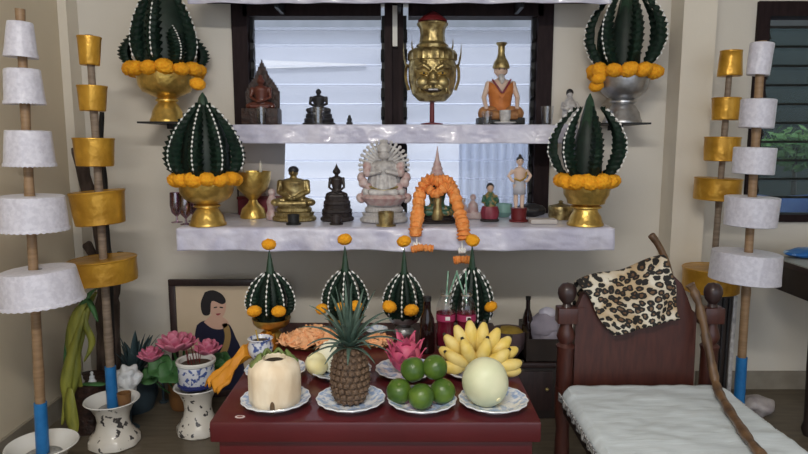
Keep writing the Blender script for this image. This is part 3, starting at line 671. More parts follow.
heap(278, 352, 346, 331, 2.10, 'heap of orange crackers behind the coconut and pineapple', 260, 1, 'shallow wooden tray under the big heap of orange crackers')
heap(360, 392, 348, 342, 2.10, 'small heap of orange slices between pineapple crown and dragon fruit', 60, 2, 'shallow wooden tray under the small orange slices')
plate(378, 338, .085, 'small patterned dish in front of the silver bowl', .018, 'small dishes', loc=(atz(376, 336, TZ).x, atz(376, 336, TZ).y + .03, TZ))

# porcelain cup with incense
p = atz(261, 359, TZ); t = thing('incense_cup', 'small blue and white porcelain cup with a yellow incense stick', 'cup', p)
MB().lathe([(.001, 0), (.026, 0), (.028, .008), (.038, .022), (.041, .044), (.036, .060), (.037, .066), (.041, .070), (.037, .072), (.031, .060), (.001, .056)], 32).build('cup_body', M['bluewhite'], t)
MB().lathe([(.001, .058), (.0310, .060), (.001, .062)], 20).build('ash', M['soil'], t)
MB().tube([(-.004, 0, .046), (-.014, 0, .098)], .0022, 6).build('incense_stick', M['yellowfill'], t)

# saffron cloth over the table corner
def sfn(u, v):
    path = [(0, (-.47, 2.16, TZ + .010)), (.3, (-.485, 2.04, TZ + .012)), (.5, (-.520, 1.97, TZ + .014)), (.62, (-.548, 1.95, TZ - .015)), (1, (-.615, 1.92, TZ - .085))]
    c = Vector([interp([(a, q[i]) for a, q in path], u) for i in range(3)]); w = (v - .5)
    return c + Vector((w * .055 * (1 + .5 * sin(u * 9)), -w * .085, .010 * sin(v * 17 + u * 5) + .016 * (1 - abs(w) * 2) + .010 * noise.noise(Vector((u * 9, v * 7, 0)))))
tag(MB().grid(sfn, 40, 36).build('saffron_cloth', M['saffron'], solid=.004), 'crumpled saffron yellow cloth hanging over the red table corner', 'cloth')

# bottles
t = thing('dark_bottle', 'slim dark brown glass bottle beside the silver bowl', 'bottle', atz(427, 352, TZ))
MB().lathe([(.001, 0), (.024, 0), (.026, .004), (.026, .09), (.023, .115), (.013, .140), (.0115, .175), (.013, .177), (.013, .186), (.010, .188)], 28).build('glass_body', M['bottleglass'], t)
MB().lathe([(.0135, .176), (.0135, .190), (.001, .192)], 20).build('cap', M['black'], t)
RB = 'red drink bottles with straws'
def soda(px, lab, tilt):
    p = Vector((atz(px, 352, TZ).x, 2.10, TZ)); t = thing('red_drink_bottle', lab, 'bottle', p, 0, RB)
    MB().lathe([(.001, 0), (.030, 0), (.033, .005), (.033, .055), (.030, .075), (.033, .095), (.033, .118), (.001, .120)], 28).build('red_drink', M['sodaliquid'], t)
    MB().lathe([(.0335, .117), (.0335, .132), (.029, .150), (.022, .165), (.0185, .172), (.0185, .190), (.0205, .192), (.0205, .200), (.017, .200)], 24, capb=False, capt=False).build('bottle_neck', M['tumbler'], t)
    MB().lathe([(.0192, .176), (.0196, .179), (.0192, .182)], 24, capb=False, capt=False).build('neck_ring', M['bottlecap'], t)
    MB().lathe([(.0336, .092), (.0336, .114)], 28, capb=False, capt=False).build('label_band', M['pinklabel'], t)
    MB().box((0.004, -.0334, .104), (.016, .003, .013), bevel=.001).build('label_panel', M['whitelabel'], t)
    for k in (-1, 1):
        MB().tube([(0, .004 * k, .15), (.016 * k + tilt, .004 * k, .262)], .0026, 7).build('straw', M['straw'], t)
soda(447, 'red drink bottle with two straws standing nearest the dark bottle', .022)
soda(468, 'red drink bottle with straws, farther from the dark bottle', -.020)

# ================================================================== STATUES
def cone_tip(b, z0, r, h): b.lathe([(r, z0), (r * .8, z0 + h * .3), (r * .35, z0 + h * .6), (.0008, z0 + h)], 12)
def seated(h, w, topknot='flame', arms='lap', vox=None, belly=0.0):
    """body of a cross-legged figure: height h (crown), knee width w; sits on z=0, faces -y"""
    b = MB(); sh = w * .30; zt = h * (.60 if topknot != 'hermit' else .56); hr = h * .115
    # crossed legs
    for k in (-1, 1):
        b.tube([(k * w * .10, 0.0, h * .12), (k * w * .40, -w * .10, h * .09), (k * w * .30, -w * .27, h * .08), (-k * w * .06, -w * .30, h * .075)], [h * .12, h * .085, h * .07, h * .055], 10)
        b.ball((k * w * .39, -w * .12, h * .085), (w * .12, w * .12, h * .085), 2)
    # torso
    b.lathe([(w * .20, h * .03), (w * .235 + belly * .5, h * .15), (w * .20 + belly, h * .28), (w * .25 + belly * .3, h * .44), (w * .285, h * .54), (w * .22, h * .60), (w * .08, h * .635), (w * .07, h * .68)], 20, fn=lambda r, z, a: (r * (1 - .28 * abs(sin(a)) + (.0 if sin(a) > 0 else belly * 2)), z))
    for k in (-1, 1):
        s = Vector((k * w * .29, 0, h * .54))
        if arms == 'lap': e = Vector((k * w * .335, -.01, h * .32)); hd = Vector((k * w * .05, -w * .28, h * .20))
        elif arms == 'knees': e = Vector((k * w * .40, -.01, h * .34)); hd = Vector((k * w * .36, -w * .24, h * .18))
        elif arms == 'raised': e = Vector((k * w * .38, -w * .10, h * .40)); hd = Vector((k * w * .08, -w * .28, h * .46))
        b.ball(s, (w * .085, w * .085, h * .06), 2); b.tube([s, lerp(s, e, .5), e, lerp(e, hd, .5), hd], [w * .075, w * .07, w * .06, w * .055, w * .045], 8)
        b.ball(hd, (w * .06, w * .05, h * .03), 2)
    # head: face with nose, brow, ears
    hz = h * .755
    b.ball((0, 0, hz), (hr * .80, hr * .88, hr), 3); b.ball((0, -hr * .85, hz - hr * .15), (hr * .14, hr * .18, hr * .26), 2)
    b.ball((0, -hr * .70, hz - hr * .5), (hr * .30, hr * .15, hr * .08), 2)
    for k in (-1, 1): b.ball((k * hr * .82, .0, hz - hr * .1), (hr * .14, hr * .2, hr * .42), 2)
    if topknot == 'flame': b.ball((0, 0, hz + hr * .95), (hr * .42, hr * .42, hr * .35), 2); cone_tip(b, hz + hr * 1.1, hr * .28, h - hz - hr * 1.1)
    if topknot == 'knot': b.ball((0, 0, hz + hr * 1.0), (hr * .55, hr * .55, hr * .45), 2)
    return b, hz, hr
def tiered_base(parent, w, d, h, m, tiers=3, name='pedestal', petals=False):
    prof = []
    for k in range(tiers):
        z0 = h * k / tiers; z1 = h * (k + 1) / tiers; r = 1 - .20 * k / max(1, tiers - 1)
        prof += [(r * .93, z0), (r, z0 + .12 * (z1 - z0)), (r, z0 + .4 * (z1 - z0)), (r * .88, z0 + .62 * (z1 - z0)), (r * .92, z1)]
    b = MB(); b.lathe([(.001, 0)] + prof + [(.001, h)], 40 if not petals else 48, fn=(lambda r, z, a: (r * (1 + .05 * abs(sin(a * 8))), z)) if petals else None)
    o = b.build(name, m, parent, angle=35); o.scale = (w / 2, d / 2, 1); return o
def stat(px, Y, zs, lab, name='statue', cat='statue', grp=None, rotz=0.0):
    q = aty(px, 200 if zs < 1 else 120, Y); return thing(name, lab, cat, (q.x, Y, zs), rotz, grp), mpp((q.x, Y, zs))
def tumbler(px, Y, zs, hpx, wpx, lab, grp='glasses of water on the middle shelf'):
    q = aty(px, 120, Y); s = mpp((q.x, Y, zs)); h = hpx * s; r = wpx / 2 * s
    t = thing('drinking_glass', lab, 'glass', (q.x, Y, zs), 0, grp)
    MB().lathe([(.001, 0), (r * .78, 0), (r, h), (r * .93, h), (r * .72, .006), (.001, .006)], 28, capb=False, capt=False).build('tumbler', M['tumbler'], t)
    MB().lathe([(.001, .007), (r * .70, .007), (r * .82, h * .6), (.001, h * .6)], 24).build('water', M['water'], t)

# ---- middle shelf
t, s = stat(262, 2.88, Z2, 'dark carved wooden shrine figure with a flame-shaped back and reddish body')
MB().box((0, 0, 8 * s), (36 * s, 22 * s, 16 * s), bevel=.006).build('pedestal', M['rosewood'], t)
poly = []
for i in range(41):
    u = -1 + 2 * i / 40; e = .0 if i % 2 else .05
    poly.append((u * 16.5 * s * (1 + e * .6), (32 * (1 + e) + 17 * (1 - abs(u) ** 2.0) * (1 + e) + 13 * max(0, 1 - abs(u) * 2.4)) * s))
poly = [(-16.5 * s, 12 * s)] + poly + [(16.5 * s, 12 * s)]
MB().prism(poly, 5 * s, 9 * s).build('flame_back', M['rosewood'], t, smooth=False)
b, hz, hr = seated(37 * s, 29 * s, 'knot'); b.build('body', M['amber'], t, remesh=.0028, loc=(0, -1 * s, 15 * s))
t, s = stat(319, 2.88, Z2, 'small black seated monk statue on a stepped base behind a glass')
tiered_base(t, 33 * s, 22 * s, 13 * s, M['bronze'], 3)
b, hz, hr = seated(27 * s, 25 * s, 'none'); b.build('body', M['bronze'], t, remesh=.0022, loc=(0, 0, 12 * s)).scale = (1, 1, 1)
t, s = stat(349.5, 2.84, Z2, 'tiny dark figurine alone at the edge of the left window pane', 'figurine', 'figurine')
b = MB(); b.lathe([(.001, 0), (3.2 * s, 0), (3.4 * s, 2 * s), (2 * s, 3 * s), (2.8 * s, 5 * s), (1.6 * s, 7 * s), (.001, 7.4 * s)], 14); b.ball((0, 0, 8.0 * s), 1.6 * s, 2); b.build('body', M['bronze'], t, remesh=.0012)
tumbler(261.5, 2.79, Z2, 17, 11, 'glass of water before the dark carved wooden shrine figure')
tumbler(318, 2.79, Z2, 17, 14, 'glass of water before the small black monk statue')
tumbler(487, 2.80, Z2, 13, 12, 'short glass of water beside the orange-robed hermit statue')
tumbler(547, 2.80, Z2, 18, 13, 'glass of water standing by the dark window frame edge')

# golden hermit mask on a red stand
t, s = stat(432, 2.88, Z2, 'golden bearded mask with tall crown mounted on a red rod', 'ceremonial_mask', 'mask')
MB().lathe([(.001, 0), (11 * s, 0), (11 * s, 1.5 * s), (2.4 * s, 2.5 * s), (2.2 * s, 30 * s), (.001, 30 * s)], 16).build('stand', M['redpaint'], t)
b = MB(); z0 = 22 * s
b.lathe([(.001, z0), (13 * s, z0 + 1 * s), (20 * s, z0 + 8 * s), (23.5 * s, z0 + 20 * s), (24 * s, z0 + 34 * s), (22 * s, z0 + 44 * s), (.001, z0 + 46 * s)], 36, fn=lambda r, z, a: (r * (1 - .22 * abs(sin(a))), z))
F = -18 * s
b.ball((0, F - 1.0 * s, z0 + 22 * s), (4.2 * s, 4.5 * s, 7 * s), 3); b.ball((0, F - 3 * s, z0 + 18 * s), (6 * s, 4 * s, 3.2 * s), 3)
for k in (-1, 1):
    b.ball((k * 9.5 * s, F + .5 * s, z0 + 18 * s), (7 * s, 5 * s, 6 * s), 3)
    b.tube([(k * 3 * s, F - 2 * s, z0 + 30 * s), (k * 9 * s, F - 1.5 * s, z0 + 34 * s), (k * 17 * s, F + 4 * s, z0 + 32 * s)], [2.0 * s, 2.4 * s, 1.3 * s], 8)
    b.tube([(k * 1 * s, F - 3 * s, z0 + 13.5 * s), (k * 8 * s, F - 1.5 * s, z0 + 12 * s), (k * 14 * s, F + 3 * s, z0 + 15 * s)], [2.2 * s, 2.0 * s, .8 * s], 8)
    b.tube([(k * 7 * s, F - 1 * s, z0 + 37 * s), (k * 14 * s, F + 2 * s, z0 + 39 * s)], [1.2 * s, .8 * s], 8)
b.tube([(-6 * s, F - 1 * s, z0 + 7.5 * s), (0, F - 2.5 * s, z0 + 6.5 * s), (6 * s, F - 1 * s, z0 + 7.5 * s)], [1.4 * s, 2.2 * s, 1.4 * s], 8)
b.build('face', M['oldgold'], t, remesh=.0032)
MB().ball((0, 0, 0), (8.5 * s, 2.2 * s, 2.0 * s), 3).build('mouth', M['hollow'], t, loc=(0, F - 2.1 * s, z0 + 10.4 * s))
MB().box((0, 0, 0), (9 * s, 1.0 * s, 1.5 * s), bevel=.001).build('teeth', M['ivory'], t, loc=(0, F - 4.0 * s, z0 + 11.0 * s))
for k in (-1, 1):
    for j in range(2):
        MB().tube(catmull([(k * (6 + j * 3) * s, F - (2.6 - j) * s, z0 + (20 - j) * s), (k * (12 + j * 2) * s, F + (0.2 + j * 2) * s, z0 + (16 - j * 3) * s), (k * (13 + j * 3) * s, F + (1.2 + j * 2.4) * s, z0 + (9 - j) * s)]), 1.1 * s, 7).build('cheek_fold', M['oldgold'], t)
for k in (-1, 1):
    MB().ball((0, 0, 0), (4.2 * s, 1.9 * s, 1.7 * s), 3).build('eye', M['gold'], t, loc=(k * 9 * s, F - .2 * s, z0 + 26.5 * s))
    MB().ball((0, 0, 0), (1.3 * s, .8 * s, 1.1 * s), 2).build('pupil', M['black'], t, loc=(k * 9 * s, F - 2 * s, z0 + 26.5 * s))
    MB().tube(catmull([(k * 23 * s, 0, z0 + 12 * s), (k * 26 * s, 0, z0 + 22 * s), (k * 26 * s, 1 * s, z0 + 32 * s), (k * 24 * s, 0, z0 + 37 * s)]), 2.6 * s, 8, .6).build('ear', M['oldgold'], t)
    MB().tube(catmull([(k * 25 * s, 2 * s, z0 + 32 * s), (k * 28 * s, 2 * s, z0 + 46 * s), (k * 28.5 * s, 2 * s, z0 + 58 * s)]), [2.6 * s] * 6 + [2 * s, 1.7 * s, 1.4 * s, 1.1 * s, .8 * s, .5 * s, .2 * s], 8, .4).build('ear_plume', M['oldgold'], t)
    MB().tube(catmull([(k * 17 * s, 1 * s, z0 + 46 * s), (k * 20 * s, 1 * s, z0 + 54 * s), (k * 20 * s, 1 * s, z0 + 62 * s)]), [1.8 * s] * 6 + [1.6 * s, 1.4 * s, 1.2 * s, .9 * s, .6 * s, .4 * s, .2 * s], 8, .5).build('crown_spike', M['oldgold'], t)
MB().lathe([(22.5 * s, z0 + 40 * s), (24 * s, z0 + 41 * s), (24 * s, z0 + 47 * s), (22 * s, z0 + 50 * s), (17 * s, z0 + 53 * s), (.001, z0 + 54 * s)], 48, fn=lambda r, z, a: (r * (1 - .20 * abs(sin(a))) * (1 + .02 * cos(24 * a)), z)).build('headband', M['oldgold'], t, angle=30)
MB().lathe([(15 * s, z0 + 52 * s), (15.5 * s, z0 + 55 * s), (12.5 * s, z0 + 58 * s), (11.5 * s, z0 + 66 * s), (12.5 * s, z0 + 71 * s), (14.5 * s, z0 + 74 * s), (15 * s, z0 + 76 * s), (12 * s, z0 + 77 * s), (.001, z0 + 77 * s)], 40, fn=lambda r, z, a: (r * (1 + .03 * cos(10 * a)), z)).build('crown', M['oldgold'], t, angle=30)
MB().lathe([(14.5 * s, z0 + 77 * s), (14 * s, z0 + 79 * s), (9 * s, z0 + 83 * s), (3.5 * s, z0 + 86.5 * s), (.001, z0 + 88 * s)], 24).build('cap', M['redpaint'], t)

# seated hermit in orange
t, s = stat(500, 2.89, Z2, 'seated hermit statue in orange robe and tall tiger-brown headdress')
MB().box((0, 0, 3.5 * s), (46 * s, 24 * s, 7 * s), bevel=.006).build('pedestal', M['black'], t)
b, hz, hr = seated(64 * s, 42 * s, 'none', 'knees'); b.build('body', M['paleskin'], t, remesh=.0032, loc=(0, 1 * s, 5 * s))
hz += 5 * s
b = MB()
for k in (-1, 1):
    b.tube([(k * 4 * s, 0, 12 * s), (k * 17.5 * s, -5 * s, 11.5 * s), (k * 14 * s, -11 * s, 9.5 * s), (-k * 2 * s, -13 * s, 9 * s)], [7.5 * s, 6.6 * s, 5.2 * s, 4 * s], 10); b.ball((k * 17 * s, -4.5 * s, 11 * s), (6 * s, 6.5 * s, 6.5 * s), 2)
b.build('robe_skirt', M['tiger'], t, remesh=.0032)
b = MB(); b.lathe([(11.0 * s, 9 * s), (10.2 * s, 18 * s), (11.4 * s, 27 * s), (13.2 * s, 36 * s), (12.6 * s, 42 * s)], 40, fn=lambda r, z, a: (r * (1 - .20 * abs(sin(a))), z - (z > 30 * s) * 9 * s * (.5 - .5 * sin(a)) * (1 - abs(cos(a))) * 1.2), capb=False, capt=False)
b.build('robe', M['orangecloth'], t, solid=.002, loc=(0, 1 * s, 0))
MB().tube(catmull([(-9 * s, -5 * s, 44 * s), (-4 * s, -9.5 * s, 36 * s), (0, -10.8 * s, 31 * s), (4 * s, -9.5 * s, 36 * s), (9 * s, -5 * s, 44 * s)]), .9 * s, 6).build('necklace', M['maroon'], t)
MB().tube(catmull([(0, -4 * s, hz - 6 * s), (0, -7.0 * s, hz - 9 * s), (0, -8 * s, hz - 14 * s)]), [3 * s] * 4 + [3.2 * s] * 4 + [2.5 * s, 2 * s, 1.5 * s, 1 * s, .5 * s], 8).build('beard', M['ivory'], t)
MB().lathe([(8.2 * s, hz + 1.5 * s), (8.6 * s, hz + 3 * s), (7 * s, hz + 8 * s), (4.5 * s, hz + 12 * s), (3.4 * s, hz + 16 * s), (3.4 * s, hz + 23 * s), (5.6 * s, hz + 25.5 * s), (5.2 * s, hz + 26.5 * s), (.001, hz + 27.5 * s)], 20).build('headdress', M['oldgold'], t)
for k in (-1, 1): MB().ball((0, 0, 0), (1.0 * s, .6 * s, .5 * s), 2).build('eye', M['black'], t, loc=(k * 2.6 * s, -5.6 * s, hz + .6 * s))
t, s = stat(505, 2.80, Z2, 'white patterned teacup on a saucer before the orange hermit', 'teacup', 'cup')
MB().lathe([(.001, 0), (7 * s, 0), (11.5 * s, 1.8 * s), (11 * s, 2.4 * s), (.001, 1.2 * s)], 28).build('saucer', M['porcelain'], t)
MB().lathe([(.001, 1.6 * s), (4 * s, 1.6 * s), (5.4 * s, 6 * s), (5.8 * s, 14 * s), (5.2 * s, 14 * s), (4.6 * s, 4 * s), (.001, 3 * s)], 28).build('cup_body', M['ivory'], t)
t, s = stat(569, 2.90, Z2, 'grey-white standing figurine half hidden by the leaf cone tip', 'figurine', 'figurine')
b = MB(); b.lathe([(.001, 0), (9 * s, 0), (9.5 * s, 3 * s), (7 * s, 6 * s), (6.5 * s, 14 * s), (7.5 * s, 20 * s), (4 * s, 25 * s), (2.2 * s, 27 * s), (.001, 27.4 * s)], 18, fn=lambda r, z, a: (r * (1 + .06 * cos(6 * a)), z)); b.ball((0, 0, 30 * s), (3.2 * s, 3.2 * s, 4 * s), 2)
for k in (-1, 1): b.tube([(k * 6 * s, 0, 22 * s), (k * 8 * s, -3 * s, 17 * s), (k * 2 * s, -7 * s, 15 * s)], 2.2 * s, 8)
b.build('body', M['ivory'], t, remesh=.002)
MB().ball((0, .8 * s, 31.6 * s), (3.6 * s, 3.6 * s, 4 * s), 3).build('hair', M['bronze'], t)

# ---- lower shelf
t, s = stat(264, 2.955, Z1, 'plain grey board leaning in the window behind the candle bowl', 'grey_board', 'board')
MB().prism([(-25 * s, 0), (19 * s, 0), (22 * s, 70 * s), (-25 * s, 70 * s)], -.004, .004).build('panel', M['greyboard'], t, smooth=False, rot=(radians(-3), 0, 0))
GG = 'violet wine glasses beside the gilt bowl'
for k, (px, Y, lab) in enumerate(((176, 2.62, 'violet stemmed glass nearest the shelf end'), (185, 2.56, 'violet stemmed glass standing in front of the other two'), (193, 2.66, 'violet stemmed glass nearest the gilt bowl'))):
    t, s = stat(px, Y, Z1, lab, 'wine_glass', 'glass', GG)
    MB().lathe([(5.5 * s, 0), (5.5 * s, .6 * s), (1.1 * s, 1.5 * s), (1.0 * s, 6 * s), (4.8 * s, 10 * s), (6.2 * s, 17 * s), (5.8 * s, 30 * s), (5.5 * s, 30 * s), (5.8 * s, 17 * s), (.4 * s, 8 * s)], 24).build('goblet', M['violetglass'], t)
t, s = stat(253, 2.79, Z1, 'gilt pedestal bowl holding white candles beside the large leaf cone', 'candle_bowl', 'bowl')
MB().lathe([(.001, 0), (13 * s, 0), (13 * s, 2 * s), (11 * s, 9 * s), (5 * s, 15 * s), (4 * s, 18 * s), (7 * s, 21 * s), (15 * s, 29 * s), (18 * s, 38 * s), (18.5 * s, 46 * s), (17.5 * s, 46 * s), (16 * s, 36 * s), (.001, 26 * s)], 36).build('bowl', M['gold'], t)
for k, (dx, dy, h) in enumerate(((-9, -6, 58), (-5, -9, 54), (8, 2, 62), (-12, 2, 52))):
    MB().lathe([(1.6 * s, 27 * s), (1.6 * s, (h - 8) * s), (.4 * s, (h - 7.5) * s), (.3 * s, (h - 5) * s)], 10).build('candle', M['candle'], t, loc=(dx * s, dy * s, 0))
t, s = stat(264, 2.905, Z1, 'long dark red box lying behind the candle bowl', 'wooden_box', 'box')
MB().box((0, 0, 8 * s), (50 * s, 9 * s, 16 * s), bevel=.004).build('box_body', M['maroon'], t)
MB().box((0, 0, 17 * s), (52 * s, 10 * s, 3 * s), bevel=.003).build('lid', M['redpaint'], t)
t, s = stat(272, 2.72, Z1, 'small pink ceramic figurine between the candle bowl and gold figure', 'figurine', 'figurine')
b = MB(); b.lathe([(.001, 0), (6 * s, 0), (6.5 * s, 4 * s), (4.5 * s, 10 * s), (5.5 * s, 18 * s), (3 * s, 24 * s), (.001, 25 * s)], 16); b.ball((0, 0, 27 * s), (4 * s, 3.6 * s, 4.2 * s), 2); b.ball((4 * s, -3 * s, 15 * s), (3 * s, 3 * s, 3 * s), 2); b.build('body', M['pinkceramic'], t, remesh=.002)

t, s = stat(294, 2.68, Z1, 'golden round-bellied seated statue with a dark cap on a rocky base')
tiered_base(t, 42 * s, 28 * s, 18 * s, M['oldgold'], 2, petals=True)
b, hz, hr = seated(44 * s, 44 * s, 'none', 'lap', belly=2.4 * s); b.ball((0, 0, 14 * s), (12.5 * s, 8 * s, 12 * s), 3); b.build('body', M['oldgold'], t, remesh=.0026, loc=(0, 0, 15 * s))
MB().ball((0, .8 * s, hz + 17.0 * s), (5.3 * s, 5.3 * s, 4.2 * s), 3).build('cap', M['bronze'], t)
for k in (-1, 1): MB().ball((0, 0, 0), (.9 * s, .6 * s, .5 * s), 2).build('eye', M['black'], t, loc=(k * 1.8 * s, -4.0 * s, hz + 15.6 * s))
CUPS = 'small dark offering cups before the statues'
def cup(px, Y, w, h, m, lab, grp=CUPS):
    t, s = stat(px, Y, Z1, lab, 'offering_cup', 'cup', grp)
    MB().lathe([(.001, 0), (w * .62 * s, 0), (w * .62 * s, 1.2 * s), (w * .46 * s, 1.6 * s), (w * .5 * s, h * s), (w * .44 * s, h * s), (w * .4 * s, 3 * s), (.001, 3 * s)], 24).build('cup_body', m, t)
cup(293, 2.56, 12, 10, M['black'], 'small black offering cup before the golden round-bellied statue')
cup(336, 2.56, 11, 9, M['darkbronze'], 'small dark offering cup before the slim dark statue')
cup(386, 2.52, 16, 14, M['oldgold'], 'tarnished gold offering cup before the white many-armed statue')
t, s = stat(337, 2.68, Z1, 'slim dark bronze seated statue with pointed crown on stepped base')
tiered_base(t, 32 * s, 24 * s, 24 * s, M['darkbronze'], 3, petals=True)
b, hz, hr = seated(36 * s, 22 * s, 'flame'); b.build('body', M['darkbronze'], t, remesh=.002, loc=(0, 0, 22 * s))

# white many-armed statue
t, s = stat(384, 2.635, Z1, 'white many-armed goddess statue with fan halo on pink lotus base')
tiered_base(t, 46 * s, 30 * s, 20 * s, M['ivory'], 2, petals=True)
MB().lathe([(.001, 18 * s), (16 * s, 18 * s), (22 * s, 25 * s), (19 * s, 28 * s), (.001, 28 * s)], 48, fn=lambda r, z, a: (r * (1 + .09 * abs(sin(a * 7))), z)).build('lotus_seat', M['pinkceramic'], t)
b, hz, hr = seated(54 * s, 42 * s, 'knot', 'raised'); b.build('body', M['ivory'], t, remesh=.0028, loc=(0, 0, 26 * s))
n = 20
for k in range(n):
    a = radians(-22 + 224 * k / (n - 1)); c = Vector((0, 4 * s, 56 * s)); d = Vector((cos(a), 0, sin(a)))
    for R0 in ((26, 24),):
        MB().tube([c + d * 7 * s, c + d * 15 * s + Vector((0, -1 * s, 0)), c + d * 23 * s], [2.2 * s, 1.8 * s, 1.2 * s], 7).ball(c + d * 24 * s, (1.9 * s, 1.2 * s, 1.9 * s), 2).build('halo_arm', M['ivory'], t, remesh=.0016)
pts = [(cos(a) * 20 * s, 5 * s, 56 * s + sin(a) * 20 * s) for a in [radians(-30 + 240 * i / 40) for i in range(41)]]
MB().tube(pts, 1.3 * s, 8).build('halo_ring', M['ivory'], t)
for k in (-1, 1):
    b = MB()
    for j in range(7): b.ball((k * (19 + 4 * cos(j * 1.7)) * s, (-2 + 3 * sin(j * 2.1)) * s, (24 + j * 5.2) * s), (4.5 * s, 4 * s, 5.5 * s), 2, rot=(0, k * .5, j))
    b.build('lotus_spray', M['pinkceramic'], t, remesh=.0024)
b = MB().lathe([(18 * s, 27 * s), (17 * s, 36 * s), (14 * s, 48 * s), (13.5 * s, 57 * s), (8 * s, 61 * s)], 40, fn=lambda r, z, a: (r * (1 - .35 * abs(sin(a)) + .035 * cos(14 * a)), z), capb=False, capt=False)
b.build('robe', M['ivory'], t, solid=.003, loc=(0, 2 * s, 0))
MB().tube(catmull([(-14 * s, -8 * s, 36 * s), (0, -13 * s, 32 * s), (14 * s, -8 * s, 36 * s)]), 1.1 * s, 7).build('gilt_band', M['oldgold'], t)
MB().lathe([(6.2 * s, 70 * s), (6.6 * s, 72 * s), (5.4 * s, 76 * s), (2.5 * s, 80 * s), (.001, 82 * s)], 20).build('crown', M['ivory'], t, angle=30)

# spired central figure with marigold garland
t, s = stat(437, 2.62, Z1, 'green gilded seated figure with a tall spired crown, garlanded in orange')
tiered_base(t, 44 * s, 26 * s, 8 * s, M['darkbronze'], 2)
b, hz, hr = seated(50 * s, 36 * s, 'none', 'knees'); b.build('body', M['greenrobe'], t, remesh=.0026, loc=(0, 0, 7 * s)); hz += 7 * s
MB().ball((0, -.6 * s, hz), (4.9 * s, 5.4 * s, 6 * s), 3).build('face', M['paleskin'], t)
for k in (-1, 1): MB().ball((0, 0, 0), (.9 * s, .6 * s, .5 * s), 2).build('eye', M['black'], t, loc=(k * 1.9 * s, -5.8 * s, hz + .8 * s))
MB().lathe([(6.8 * s, hz + 2 * s), (7 * s, hz + 4 * s), (5.2 * s, hz + 7 * s), (5.6 * s, hz + 9 * s), (3.8 * s, hz + 12 * s), (4 * s, hz + 13.5 * s), (2.4 * s, hz + 17 * s), (1.2 * s, hz + 24 * s), (.001, hz + 31 * s)], 20).build('spired_crown', M['pinkceramic'], t, angle=30)
MB().lathe([(5 * s, 0), (6 * s, 4 * s), (3.6 * s, 14 * s), (4.4 * s, 22 * s), (.001, 24 * s)], 16).build('front_ornament', M['oldgold'], t, loc=(0, -11 * s, 4 * s))
g = thing('flower_garland', 'orange flower garland hung over the spired figure with trailing tassels', 'garland', t.location)
def rope(pts, r, name, m, parent=g):
    pts = catmull(pts, 10); b = MB(); rad = [r * (1 + .16 * ((i % 3) - 1) + .12 * random.uniform(-1, 1)) for i in range(len(pts))]
    b.tube(pts, rad, 14); b.noise(.0022, 70); return b.build(name, m, parent)
yo = -13 * s
yf = Y1 - 0.035 - t.location.y
rope([(-22 * s, yf - .004, -7 * s), (-22 * s, yf + .006, 2 * s), (-20 * s, yf * .72, 12 * s), (-17 * s, yo, 30 * s), (-9 * s, yo + 2 * s, 43 * s), (0, yo, 42 * s), (9 * s, yo + 2 * s, 42 * s), (15 * s, yo, 32 * s), (20 * s, yf * .72, 12 * s), (22 * s, yf + .006, 1 * s), (22.5 * s, yf - .004, -10 * s)], 5.6 * s, 'flower_rope', M['orangeflower'])
rope([(-10 * s, yo - 3 * s, 36 * s), (-2 * s, yo - 5 * s, 30 * s), (8 * s, yo - 3 * s, 37 * s), (14 * s, yo - 3 * s, 33 * s)], 4.6 * s, 'flower_rope', M['orangeflower'])
yf = Y1 - 0.035 - t.location.y
for x, z, dx in ((-21, -15, 0), (21, -20, 0)):
    MB().tube(catmull([(x * s, yf, -4 * s), (x * s, yf, -9 * s), (x * s, yf, z * s)]), .8 * s, 6).build('tassel_string', M['bead'], g)
    for k in range(3): MB().ball((x * s + (k - 1) * 2.3 * s, yf, z * s), (1.6 * s, 1.6 * s, 3 * s), 2).build('white_bud', M['bead'], g)
rope([(-26 * s, yf - .004, -19 * s), (-17 * s, yf - .008, -17 * s), (-6 * s, yf - .004, -18 * s)], 3.2 * s, 'tassel_flower', M['orangeflower'])
rope([(13 * s, yf - .004, -29 * s), (21 * s, yf - .008, -28 * s), (29 * s, yf - .004, -29 * s)], 3.6 * s, 'tassel_flower', M['orangeflower'])

# small figures at the far part of the shelf
t, s = stat(470, 2.76, Z1, 'beige group figurine of two small heads beside the orange garland', 'figurine', 'figurine')
b = MB(); b.box((0, 0, 3 * s), (26 * s, 12 * s, 6 * s), bevel=.003)
for x, h, r in ((-7, 19, 2.7), (3, 22, 3.2)):
    b.lathe([(r * 1.9 * s, 4 * s), (r * 1.7 * s, 8 * s), (r * 1.5 * s, h * .65 * s), (r * .6 * s, h * .8 * s)], 14, c=(x * s, 0, 0)); b.ball((x * s, 0, (h - 1) * s), (r * s, r * s, r * 1.1 * s), 2)
b.build('body', M['pinkceramic'], t, remesh=.0018)
t, s = stat(490, 2.66, Z1, 'small green and maroon robed figurine on a lotus foot', 'figurine', 'figurine')
tiered_base(t, 19 * s, 14 * s, 4 * s, M['darkbronze'], 1)
MB().lathe([(.001, 3 * s), (8 * s, 3 * s), (9 * s, 9 * s), (7.5 * s, 15 * s), (.001, 16 * s)], 20, fn=lambda r, z, a: (r * (1 + .06 * cos(9 * a)), z)).build('maroon_skirt', M['maroon'], t)
b = MB(); b.lathe([(5.8 * s, 12 * s), (6 * s, 18 * s), (6.5 * s, 25 * s), (3 * s, 29 * s), (2 * s, 31 * s)], 18)
for k in (-1, 1): b.tube([(k * 5.5 * s, 0, 26 * s), (k * 7.5 * s, -2 * s, 20 * s), (k * 2 * s, -6 * s, 18 * s)], 1.9 * s, 8)
b.build('robe', M['greenrobe'], t, remesh=.0018)
MB().ball((0, -.5 * s, 33 * s), (3.3 * s, 3.5 * s, 4 * s), 3).build('head', M['skin'], t)
